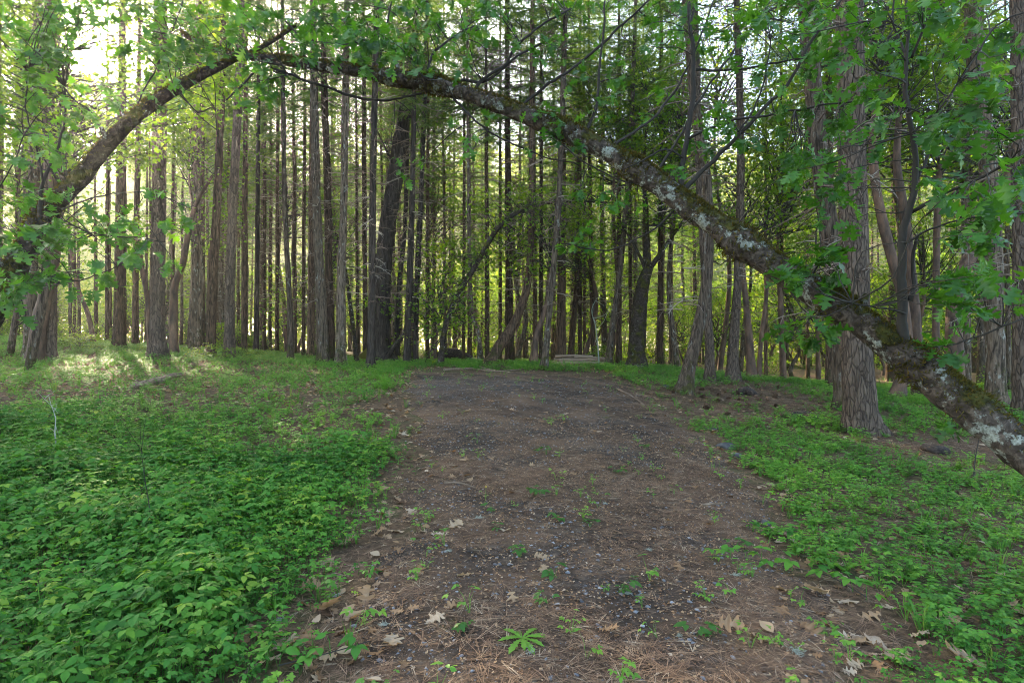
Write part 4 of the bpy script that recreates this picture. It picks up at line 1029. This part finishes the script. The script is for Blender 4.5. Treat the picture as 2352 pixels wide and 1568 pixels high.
# fine herbs
x,y=wedge(90000,2.2,26,.85); b,f,inn,left,right,brown,n1,n2,px,py=zones(x,y); k=rg.uniform(0,1,len(x))<f*np.where(y<9,1.0,.75); x,y=x[k],y[k]
amap=.13*lump_noise(x,y,1.8,19)+.05
half=rg.uniform(0,1,len(x))<.55
sc=rg.uniform(.6,1.2,len(x))*np.where(y>10,1.25,1.0)
gg=scatter(HE,x[half],y[half],sc[half],rg,.15,.13,0,amap[half]); gg.add(*scatter(HE2,x[~half],y[~half],sc[~half],rg,.15,.13,0,amap[~half]).get())
o=mkG('herb_cover',gg,M['fine']); tag(o,'fine pale green herbs covering the forest floor','ground cover',kind='stuff')
# grass
x,y=wedge(16000,2.0,30,.9); b,f,inn,left,right,brown,n1,n2,px,py=zones(x,y)
k=rg.uniform(0,1,len(x))<np.where(inn,.0,np.where(right,.22*(1-np.clip(brown,0,1)),.3)*(.35+.65*sm(-.5,.8,n2))); x,y=x[k],y[k]
o=mkG('grass',scatter(GR,x,y,rg.uniform(.5,1.25,len(x)),rg,.2,.15),M['grass']); tag(o,'thin grass blades standing among the ground cover','grass',kind='stuff')
# seedlings on the track too small to tell apart
x,y=wedge(15000,2.2,YEND,1.3); b,f,inn,left,right,brown,n1,n2,px,py=zones(x,y); l,r=edges(y)
e=np.minimum(x-l,r-x); k=inn&(rg.uniform(0,1,len(x))<.05+.6*sm(.65,.0,e)*sm(-.3,.6,n2)+.12*sm(.3,1.,n1)); x,y=x[k],y[k]
o=mkG('seedlings',scatter(HE2[:3]+BR2[:2],x,y,rg.uniform(.3,.8,len(x)),rg,.15,.15,0,np.full(len(x),.2)),M['fine']); tag(o,'tiny green seedlings dotted over the dirt track','seedlings',kind='stuff')

# litter: dead leaves (small ones), needles, pebbles, lichen
LV=[leaf(OAK,rg.uniform(-.3,.4),rg.uniform(-.35,.35),.07,k) for k in range(4)]+[leaf(OVATE,.35,-.2,.04,9),leaf(MAPLE,.3,.3,.08,4)]
LVA=[(V-[0,.5,0],T,np.full(len(V),.5)) for V,T in LV]
x,y=wedge(60000,1.9,20,1.25); b,f,inn,left,right,brown,n1,n2,px,py=zones(x,y); l,r=edges(np.minimum(y,YEND)); e=np.minimum(np.abs(x-l),np.abs(x-r))
x_,y_=wedge(170000,1.8,9,1.0); k_=on_track(x_,y_)&(rg.uniform(0,1,len(x_))<.55); x_,y_=x_[k_],y_[k_]
dn=np.where(inn,.05+.3*sm(.5,0,e),.22+.75*sm(8.5,10.5,y)*left+.5*sm(.9,.0,e))*np.where(b>.5,.25,1)*(.45+1.0*sm(-.5,.6,n2))
k=rg.uniform(0,1,len(x))<dn; x,y=x[k],y[k]
chips=scatter(LVA[4:],x_,y_,rg.uniform(.007,.026,len(x_)),rg,.3,.3,.004,np.full(len(x_),-.1))
gl=scatter(LVA,x,y,rg.uniform(.035,.11,len(x)),rg,.35,.26,.012,None); gl.add(*chips.get())
o=mkG('leaf_litter',gl,M['dryleaf']); tag(o,'scattered small dry brown leaves on the forest floor','leaf litter',kind='stuff')
nv=[]
for k in range(6):
    q=np.random.default_rng(k); V=[];T=[]
    for j in range(3):
        a=q.normal(0,.22); c_=q.normal(0,.12); L=q.uniform(.8,1.1); w=.0075; m=len(V)
        V+= [(-w,0,0),(w,0,0),(math.sin(a)*L*.5+c_*.3-w,L*.5,.03),(math.sin(a)*L*.5+c_*.3+w,L*.5,.03),(math.sin(a+c_)*L,L,.0)]
        T+= [(m,m+1,m+3),(m,m+3,m+2),(m+2,m+3,m+4)]
    nv.append((np.array(V)-[0,.5,0],np.array(T),np.full(len(V),.5)))
x,y=wedge(330000,1.9,18,1.7); x2,y2=wedge(130000,1.8,7,1.0); x=np.r_[x,x2,rg.uniform(2.5,9.5,50000)]; y=np.r_[y,y2,rg.uniform(8.5,17,50000)]; b,f,inn,left,right,brown,n1,n2,px,py=zones(x,y)
k=rg.uniform(0,1,len(x))<np.where(inn,(.4+.6*sm(4,8,y))*(.25+1.0*sm(-.6,.7,n2+.6*n1)),np.where(b>.4,.05,np.where(f>.5,.12,.3)))+.9*brown; x,y=x[k],y[k]
o=mkG('pine_needles',scatter(nv,x,y,rg.uniform(.07,.17,len(x))*(1+.35*sm(6,9,y)),rg,.1,.25,.006),M['needles_dry']); tag(o,'fallen brown pine needles strewn over the track and floor','pine needles',kind='stuff')
ico=[]
for k in range(4):
    q=np.random.default_rng(k); V=q.normal(0,1,(11,3)); V/=np.linalg.norm(V,axis=1)[:,None]
    import bmesh
    bm=bmesh.new(); [bm.verts.new(v*np.array([1,.75,.5])) for v in V]; r0=bmesh.ops.convex_hull(bm,input=bm.verts); bmesh.ops.triangulate(bm,faces=bm.faces); bm.verts.index_update()
    ico.append((np.array([v.co[:] for v in bm.verts]),np.array([[v.index for v in f_.verts] for f_ in bm.faces]),np.full(len(bm.verts),.5))); bm.free()
x,y=wedge(70000,1.9,15,1.5); b,f,inn,left,right,brown,n1,n2,px,py=zones(x,y)
gp_=np.exp(-(((x+1.2)/1.6)**2+((y-12.4)/1.8)**2)); k=inn&(rg.uniform(0,1,len(x))<.35+.6*sm(.6,-.5,n2+.6*n1)+gp_); x,y=x[k],y[k]
o=mkG('gravel',scatter(ico,x,y,.004+.017*rg.uniform(0,1,len(x))**2.5,rg,.2,.25,.002),M['pebble']); tag(o,'small grey-blue pebbles scattered in the dirt track','gravel',kind='stuff')

# ------------------------------------------------------------------ single things on the floor
def ground_at(px,py):
    x,y=gp(px,py); return np.array([x,y,float(surf(x,y))])
LS=[(563,1487,.15),(758,1418,.15),(802,1426,.17),(797,1257,.13),(910,1231,.12),(884,1327,.13),(490,1374,.12),(540,1420,.12),(652,1500,.15),(945,1185,.11),(918,1278,.11),(708,1357,.12),
 (1799,1376,.15),(1880,1388,.16),(1943,1394,.13),(1890,1430,.15),(1925,1232,.13),(1751,1511,.14),(2219,1538,.2),(2021,1478,.17),(1793,1436,.13),(1673,1475,.13),(1241,1310,.11),(1043,1235,.13),
 (600,1540,.16),(700,1480,.13),(840,1390,.12),(1960,1490,.16),(2060,1530,.16),(2100,1470,.13),(1860,1475,.13),(1960,1270,.11),(1720,1100,.13),(1870,1180,.13),(2300,1330,.13),(1560,1330,.1),(1400,1500,.1),(1180,1420,.1),(900,1520,.12),(1000,1470,.1),(960,1340,.1),(870,1230,.11),(1990,1420,.13),(2170,1440,.14),(1072,955,.16),(1125,930,.14),(1180,960,.14),(1250,1340,.1)]
LM=[]
for k in range(5):
    V,T=leaf(OAK if k<4 else MAPLE,.25*(1 if k%2 else -.6),.25*(-1)**k,.09,30+k); LM.append(mk('dry_leaf',V-[0,.5,0],T,M['dryleaf'],None,np.clip(np.random.default_rng(k).normal(.35+.13*k,.05,len(V)),0,1)).data); bpy.data.objects.remove(bpy.data.objects['dry_leaf'])
for i,(px,py,s) in enumerate(LS):
    p=ground_at(px,py); o=bpy.data.objects.new('dry_leaf',LM[i%5]); COL.objects.link(o); o.location=(p[0],p[1],p[2]+.022); s*=1.1
    o.rotation_euler=(rg.normal(0,.25),rg.normal(0,.25),rg.uniform(0,6.28)); o.scale=(s*1.1,s,s)
    tag(o,'pale dry lobed leaf lying on or beside the dirt track','dry leaf','large dry leaves on the ground')
# bramble sprigs growing out of the track
SP=[mk('leaves',*stemmed(r_,n,.03,.09,SERRL,.055,.11)[:2],M['fine']).data for n in (4,5,7)]
for n_ in [o for o in bpy.data.objects if o.name.startswith('leaves')]: bpy.data.objects.remove(n_)
for i,(px,py,s,l) in enumerate([(1598,1511,1.1,'bright five-leaved bramble sprig near the bottom edge of the track'),(1421,1400,1.2,'bramble sprig beside a dark hole in the middle of the track'),(1259,1430,.8,'upright small sprig on the track above the toothed rosette'),
 (1274,1355,1.1,'broad-leaved dark sprig on the track next to moss'),(1286,1218,1.1,'spreading bright sprig at the middle of the track'),(1355,1240,.9,'bluish small sprig right of the spreading bright one'),(1193,1304,1.1,'small green sprig by yellow moss on the track'),
 (1142,1240,.8,'tiny round sprig left of the spreading bright one'),(1229,1160,1.2,'leafy sprig on the upper middle of the track'),(1415,1106,1.2,'feathery sprig high on the track'),(1049,1478,.9,'narrow-leaved sprig left of the toothed rosette'),(1255,1060,1.3,'low green tuft on the yellow mossy patch'),
 (1640,1500,.5,'tiny three-leaved sprig beside the bright five-leaved one'),(1135,1190,1.0,'sprig at the left part of the track near a curved stick'),(1690,1290,1.2,'sprig on the right side of the track above the bramble runner'),(1480,1040,1.0,'sprig far up the track')]):
    p=ground_at(px,py); o=bpy.data.objects.new('bramble_sprig',SP[i%3]); COL.objects.link(o); o.location=p; o.rotation_euler=(0,0,i*1.3); o.scale=(s*.8,)*3; tag(o,l,'sprig','green sprigs growing out of the track')
# runners of bramble reaching over the track
for ri,(pp,l) in enumerate([([(1990,1400),(1900,1350),(1800,1330),(1700,1325),(1620,1318)],'long bramble runner with bright leaves reaching in from the lower right'),([(1840,1250),(1780,1245),(1720,1235)],'short dark bramble runner just above the long one'),([(640,1560),(760,1530),(850,1500)],'bramble runner at the bottom left edge of the track')]):
    P=np.array([ground_at(*q)+[0,0,.05] for q in pp]); Q=resample(P,.05); root=empty('bramble_runner',P[0]); tag(root,l,'bramble')
    mk('stem',*tube(Q-P[0],np.linspace(.004,.002,len(Q)),5,.05),M['twig'],root,np.full(len(Q)*5+2,.4)); g=G()
    for q in Q[::2]:
        for _ in range(2):
            V,T,A=stemmed(rg,1,.02,.09,SERRL,.07,.07); g.add(V+q-P[0],T,np.clip(A+.12-.2*(ri==1),0,1))
    mkG('leaves',g,M['bramble'],root)
# toothed rosette at the bottom
p=ground_at(1199,1525); g=G()
TO=[(0,.03),(.2,.045),(.3,.09),(.34,.05),(.45,.12),(.5,.07),(.62,.15),(.67,.09),(.8,.13),(.84,.08),(1,0)]
for k in range(11):
    a=k*2.4; L=.13*rg.uniform(.7,1.15); D=np.array([[math.cos(a),math.sin(a),.35-.02*k]]); D/=np.linalg.norm(D)
    g.add(*place(*leaf(TO,.2,.3,.01,k),np.zeros((1,3)),frames(D,np.array([[0,0,1.]])),np.array([L]),np.array([.75])))
o=mkG('rosette_weed',g,M['fine'],loc=p+[0,0,.01]); tag(o,'pale green rosette weed with toothed leaves at the bottom of the track','weed')
# yellow flowers
for i,(px,py) in enumerate([(1640,1088),(1650,1095),(1632,1100),(1113,1177)]):
    p=ground_at(px,py); root=empty('yellow_flower',p)
    tag(root,'small yellow flower on a thin stem by the track edge' if i<3 else 'single yellow flower on the left part of the track near a curved stick','flower','yellow flowers by the track edge' if i<3 else None)
    mk('stem',*tube(np.array([[0,0,-.02],[.01,0,.08],[.012,.01,.15]]),np.array([.002,.0018,.0015]),4),M['grass'],root,np.full(14,.5))
    g=G(); aa=np.arange(6)*6.283/6; D=np.stack([np.cos(aa),np.sin(aa),np.full(6,.3)],1); g.add(*place(*leaf(SMALL,.1,.1),np.tile([.012,.01,.15],(6,1)),frames(D,np.tile([0,0,1.],(6,1))),np.full(6,.016))); mkG('petals',g,M['yellow'],root)

def log(name,label,cat,pts_,mat,seed,rough=.08,group=None,knots=0):
    r2=np.random.default_rng(seed)
    P=[]
    for px,py,r,lift in pts_:
        q=ground_at(px,py); P.append([q[0],q[1],q[2]+r*.7+lift,r])
    Q=resample(np.array(P),.06); b=Q[0,:3].copy()
    dx=Q[-1,:3]-b; ang=math.atan2(dx[1],dx[0]); c,s=math.cos(-ang),math.sin(-ang); Rm=np.array([[c,-s,0],[s,c,0],[0,0,1]])
    V,T=tube((Q[:,:3]-b)@Rm.T,Q[:,3],12,rough,r2); g=G(); g.add(V,T)
    for k in range(knots):
        i=r2.integers(1,len(Q)-1); d=r2.normal(0,1,3); d[2]=abs(d[2])+.3; d/=np.linalg.norm(d); q=(Q[i,:3]-b)@Rm.T
        g.add(*tube(np.array([q,q+d*Q[i,3]*2.6]),np.array([Q[i,3]*.35,Q[i,3]*.12]),6))
    o=mkG(name,g,mat,None,True,loc=b); o.rotation_euler=(0,0,ang); return tag(o,label,cat,group)
log('fallen_log','curved weathered grey log lying in the leaf litter on the left','log',[(302,893,.05,0),(335,889,.065,.02),(370,884,.075,.05),(395,878,.07,.08),(414,874,.045,.08)],M['log'],1,.09,knots=2)
log('charred_log','short charred chunk of log on the brown needle bed','log',[(1695,908,.1,0),(1715,908,.12,.02),(1735,913,.07,0)],M['char'],2,.16)
log('rotting_log','crumbling bark-covered log beside the largest pine','log',[(1818,958,.06,0),(1850,961,.08,0),(1878,968,.06,0)],M['char'],3,.16)
log('rotting_log','broken dark wood piece in the green cover right of the largest pine','log',[(2120,1035,.05,0),(2150,1042,.07,0),(2176,1046,.05,0)],M['char'],4,.16)
for i,(pp,r,l) in enumerate([([(1420,900),(1452,918),(1478,935)],.022,'pale broken branch at the far right edge of the track'),([(1455,910),(1470,925),(1482,938)],.015,'thin grey stick beside the pale broken branch'),([(1020,1128),(1060,1126),(1092,1135)],.012,'curved pale stick on the left part of the track'),
  ([(1612,1176),(1640,1172),(1662,1173)],.016,'short pale stick on the right part of the track'),([(1765,1217),(1820,1238),(1872,1260)],.013,'long brown stick lying along the right edge of the track'),([(560,1555),(620,1510),(690,1470)],.01,'lichen-grey twig in the brambles at the bottom left'),
  ([(1020,852),(1080,848),(1130,856)],.04,'fallen grey branch across the far end of the track'),([(1095,843),(1140,853),(1200,850)],.03,'second fallen branch crossing the first at the far end of the track'),([(960,845),(1000,832),(1030,825)],.03,'grey branch leaning out of the root heap'),([(1700,875),(1715,885),(1730,895)],.02,'dead stick propped near the lone straight pine'),([(2140,985),(2190,1000),(2230,1030)],.015,'thin dead stick on the brown needles right of the largest pine'),([(30,845),(70,832),(110,826)],.03,'fallen dark branch at the foot of the burnt leaning trunk'),([(430,806),(470,812),(520,818)],.03,'fallen branch lying before the plated leaning conifer')]):
    log('stick',l,'stick',[(x,y,r*(1-.25*k),0) for k,(x,y) in enumerate(pp)],M['log'],20+i,.1,'sticks lying on the ground')
# tangled root heap
p=W(1033,826,28); p[2]=float(terr(p[0],p[1])); r2=np.random.default_rng(3); root=empty('root_heap',p); tag(root,'tangled heap of old roots and rotten wood beyond the leafy leaning oak','root heap')
V,T=tube(np.array([[-.8,0,.1],[-.3,0,.28],[.3,.05,.3],[.9,0,.12],[1.2,0,0]]),np.array([.12,.3,.32,.2,.08]),12,.2,r2); mk('stump',V,T,M['char'],root)
for k in range(11):
    a=np.array([r2.uniform(-.7,.8),r2.uniform(-.3,.1),.2]); e=a+[r2.normal(0,.6),r2.normal(0,.2)-.1,r2.uniform(-.1,.5)]
    V,T=tube(resample(np.array([a,(a+e)/2+r2.normal(0,.1,3),e]),.1),np.linspace(.09,.02,len(resample(np.array([a,(a+e)/2,e]),.1))) if False else .05,8,.1,r2) if False else tube(np.array([a,(a+e)/2+r2.normal(0,.1,3),e]),np.array([.09,.06,.025]),8,.1,r2)
    mk('root',V,T,M['log' if k%3==0 else 'char'],root)
# poles stacked in the grass
c0=W(1330,836,24); 
for i,(dx,dy,dz,L,r,rz,l) in enumerate([(0,0,.06,2.3,.078,.02,'lowest front pole of the stack in the grass'),(.1,.17,.06,2.35,.075,-.03,'lowest middle pole of the stack in the grass'),(-.05,.34,.06,2.2,.075,.03,'lowest back pole of the stack in the grass'),(.25,.06,.2,2.2,.07,.05,'front pole of the middle layer, jutting out to the right'),(.0,.24,.2,2.1,.07,-.05,'back pole of the middle layer of the stack'),(-.2,.14,.325,1.6,.058,.02,'short topmost pole of the stack'),(.55,-.02,.3,1.5,.045,-.06,'thin pole slanting off the right end of the stack')]):
    x,y=c0[0]+dx,c0[1]+dy; z=float(terr(x,y)); r2=np.random.default_rng(i); t=np.linspace(-L/2,L/2,14)
    V,T=tube(np.column_stack([t,.015*np.sin(t*2+i),.012*np.cos(t*2.3)]),np.linspace(r,r*.8,14),10,.05,r2); o=mk('pole',V,T,M['pole'],smooth=True,loc=(x,y,z+dz)); o.rotation_euler=(0,.0 if i<6 else .05,rz); tag(o,l,'pole','stacked poles in the grass')
# cones on the needle bed
def cone(seed):
    q=np.random.default_rng(seed); g=G(); n=70
    V,T=tube(np.array([[0,0,-.05],[0,0,0],[0,0,.05]]),np.array([.012,.024,.008]),8); g.add(V,T,.2)
    for k in range(n):
        f=k/n; a=k*2.4; rr=.026*math.sin(math.pi*min(1,.12+.85*(1-f)))+.004; z=-.052+.105*f
        D=np.array([[math.cos(a),math.sin(a),.35+.6*f]]); D/=np.linalg.norm(D)
        g.add(*place(*leaf([(0,.25),(.6,.45),(1,.15)],.25,-.1),np.array([[math.cos(a)*rr*.5,math.sin(a)*rr*.5,z]]),frames(D,np.array([[0,0,1.]])),np.array([.03]),np.array([np.clip(q.normal(.25,.12),0,1)])))
    return g
CN=[]
for k in range(2):
    o=mkG('c',cone(k),M['needles_dry']); CN.append(o.data); bpy.data.objects.remove(o)
k=0
for _ in range(400):
    px=rg.normal(1690,130); py=rg.normal(912,22)
    if not(1500<px<1920 and 885<py<960) or k>=44: continue
    p=ground_at(px,py)
    if on_track(p[0],p[1]): continue
    k+=1; o=bpy.data.objects.new('pine_cone',CN[k%2]); COL.objects.link(o); s=rg.uniform(.9,1.35); o.location=p+[0,0,.03*s]; o.rotation_euler=(1.45+rg.normal(0,.15),rg.normal(0,.1),rg.uniform(0,6.28)); o.scale=(s,)*3
    tag(o,'open brown pine cone lying on the needle bed right of the track','pine cone','pine cones on the needle bed')
# rocks
def rock(seed,sx,sy,sz):
    import bmesh
    q=np.random.default_rng(seed); bm=bmesh.new(); bmesh.ops.create_icosphere(bm,subdivisions=3,radius=1)
    dirs=q.normal(0,1,(9,3)); dirs/=np.linalg.norm(dirs,axis=1)[:,None]; off=q.uniform(.55,.9,9)
    for v in bm.verts:
        c=np.array(v.co)
        for d_,o_ in zip(dirs,off):
            e=np.dot(c,d_)-o_
            if e>0: c=c-d_*e*.9
        c+=q.normal(0,.012,3); v.co=c*[sx,sy,sz]
    V=np.array([v.co[:] for v in bm.verts]); T=np.array([[v.index for v in f.verts] for f in bm.faces]); bm.free(); return V,T
for i,(px,py,sx,sy,sz,l) in enumerate([(1668,1030,.17,.1,.08,'dark flat stone at the drop on the right edge of the track'),(1690,1048,.13,.08,.06,'smaller dark stone just below the flat one at the track edge'),(1932,1248,.1,.07,.04,'pale grey flat stone lying at the lower right track edge'),(1530,890,.1,.08,.07,'grey stone at the foot of the crooked fir'),(1636,985,.15,.07,.03,'flat slate slab in the herbs right of the track'),(442,801,.14,.1,.1,'grey stone on the far side of the sunlit litter'),(1758,1210,.06,.05,.03,'small blue-grey stone on the right of the track')]):
    p=ground_at(px,py); V,T=rock(i,sx,sy,sz); o=mk('stone',V,T,M['rock'],loc=p+[0,0,sz*.02]); o.rotation_euler=(0,0,i*.8); tag(o,l,'stone')
# pale dry stem and bare sapling
def bare(name,label,cat,px,py,d,h,pp,r,mat,seed,vis=.5):
    r2=np.random.default_rng(seed); p=W(px,py,d); p[2]=float(surf(p[0],p[1])); root=empty(name,p); tag(root,label,cat)
    Q=resample(np.array([[0,0,-.05]]+[list(q) for q in pp]),.08); mk('stem',*tube(Q,np.linspace(r,r*.25,len(Q)),6,.06,r2),mat,root,np.full(len(Q)*6+2,vis)); g=G()
    for k in range(9):
        i=r2.integers(len(Q)//3,len(Q)); e=Q[i]+r2.normal(0,.14*h,3)+[0,0,.08*h]; g.add(*tube(np.array([Q[i],(Q[i]+e)/2+r2.normal(0,.02*h,3),e]),np.array([r*.4,r*.3,r*.15]),4),a=vis)
    mkG('twig_sprays',g,mat,root)
bare('dry_weed','pale dry forked stem standing in the green cover on the left','dry weed',132,1016,6.4,.6,[(-.03,0,.2),(-.02,0,.36),(-.07,0,.5),(-.1,0,.62)],.008,M['lichen'],1,.6)
bare('bare_sapling','bare pale sapling with a kinked stem among dark trunks beyond the pole pile','sapling',1376,830,23,2.6,[(-.05,0,.8),(-.15,0,1.6),(-.3,0,2.2),(-.1,0,2.7)],.035,M['lichen'],2,.3)
bare('thin_sapling','thin leafless sapling in the green cover near the right edge','sapling',2235,1120,7.3,.8,[(.03,0,.3),(.1,0,.7),(.08,0,1.0)],.01,M['twig'],3,.4)
bare('thin_sapling','dark thin stem standing in the brambles on the lower left','stem',350,1290,4.2,.8,[(-.02,0,.25),(-.06,0,.5),(-.08,0,.68)],.005,M['twig'],4,.2)
# lichen tufts dropped on the track
def lichen_tuft(seed):
    q=np.random.default_rng(seed); g=G()
    for k in range(70):
        a=q.normal(0,.02,3); a[2]=abs(a[2])*.6; e=a+q.normal(0,.022,3); e[2]=abs(e[2]); g.add(*tube(np.array([a,(a+e)/2+q.normal(0,.006,3),e]),np.array([.0022,.002,.001]),3,cap=False),a=q.uniform(.3,1))
    return g
LT=[]
for k in range(2):
    o=mkG('lt',lichen_tuft(k),M['lichen']); LT.append(o.data); bpy.data.objects.remove(o)
for i,(px,py,s) in enumerate([(1830,1542,1.4),(1690,1345,1.1),(1440,1395,.9),(1100,1208,1.2),(1490,1290,.9),(770,1380,1.2),(640,1445,1.2),(1220,1560,.8),(1030,1300,.8),(1560,1500,.6),(880,1470,.9),(1390,1180,.8)]):
    p=ground_at(px,py); o=bpy.data.objects.new('lichen_tuft',LT[i%2]); COL.objects.link(o); o.location=p+[0,0,.004]; o.rotation_euler=(0,0,i*1.7); o.scale=(s*.55,s*.55,s*.35)
    tag(o,'pale grey-green tuft of fallen lichen on the track','lichen tuft','fallen lichen tufts on the track')

# ------------------------------------------------------------------ camera, sky, sun, haze
cd=bpy.data.cameras.new('camera'); cam=bpy.data.objects.new('camera',cd); COL.objects.link(cam)
cd.sensor_width=36; cd.lens=36*F/2352; cd.shift_y=16/2352; cd.clip_end=2000; cd.clip_start=.05
cam.location=(0,0,EYE); cam.rotation_euler=(math.pi/2,0,0); SC.camera=cam
sd=np.array([(210-HX)/F,1,(HY-132)/F]); sd/=np.linalg.norm(sd)
sv=sd.copy(); sd=np.array([(210-HX)/F,1,(HY-85)/F]); sd/=np.linalg.norm(sd)   # the lamp's rays pass just above the visible disc
el=math.asin(sd[2]); az=math.atan2(sd[0],sd[1])
w=bpy.data.worlds.new('World'); SC.world=w; w.use_nodes=True; nt=w.node_tree
bg=nt.nodes['Background']; sk=nt.nodes.new('ShaderNodeTexSky'); sk.sky_type='NISHITA'; sk.sun_disc=False; sk.sun_elevation=el; sk.sun_rotation=az; sk.dust_density=3.0; sk.ozone_density=.3
nt.links.new(sk.outputs[0],bg.inputs[0]); bg.inputs[1].default_value=SKY
sl=bpy.data.lights.new('sun_light','SUN'); sl.energy=SUN; sl.angle=math.radians(.5); sl.color=(1,.83,.58)
so=bpy.data.objects.new('sun_light',sl); COL.objects.link(so); so.rotation_euler=Vector(tuple(-sd)).to_track_quat('-Z','Y').to_euler(); so.location=(0,0,40)
# the sun itself, seen through the leaves
import bmesh
bm=bmesh.new(); bmesh.ops.create_uvsphere(bm,u_segments=32,v_segments=16,radius=900*math.tan(math.radians(SUNR))); me=bpy.data.meshes.new('sun'); bm.to_mesh(me); bm.free()
m,nt,out=newmat('sun_surface'); e=N_(nt,'ShaderNodeEmission'); e.inputs[0].default_value=(1,.93,.8,1); e.inputs[1].default_value=SUNE; L_(nt,e.outputs[0],out.inputs[0]); me.materials.append(m)
o=bpy.data.objects.new('sun',me); COL.objects.link(o); o.location=[float(c) for c in sv*900+np.array([0,0,EYE])]; tag(o,'bright low sun shining through the leaves','sun',kind='structure')
if HAZE>0:
    bm=bmesh.new(); bmesh.ops.create_cube(bm,size=1); me=bpy.data.meshes.new('haze'); bm.to_mesh(me); bm.free()
    m,nt,out=newmat('haze_air'); v=N_(nt,'ShaderNodeVolumePrincipled'); v.inputs['Color'].default_value=(.95,.95,.9,1); v.inputs['Density'].default_value=HAZE; v.inputs['Anisotropy'].default_value=HAZEG
    L_(nt,v.outputs[0],out.inputs['Volume']); me.materials.append(m)
    o=bpy.data.objects.new('haze',me); COL.objects.link(o); o.scale=(900,560,44); o.location=(0,200,16); tag(o,'faint morning haze between the trees','haze',kind='stuff')
vs=SC.view_settings; vs.view_transform='Standard'; vs.look='None'; vs.gamma=1; vs.use_curve_mapping=False; vs.exposure=EXPO
SC.display_settings.display_device='sRGB'
cy=SC.cycles; SC.render.engine='CYCLES'
cy.max_bounces=7; cy.diffuse_bounces=4; cy.glossy_bounces=2; cy.transmission_bounces=4; cy.transparent_max_bounces=4; cy.volume_bounces=0
cy.use_denoising=True; cy.filter_width=1.0; cy.sample_clamp_indirect=6; cy.caustics_reflective=False; cy.caustics_refractive=False
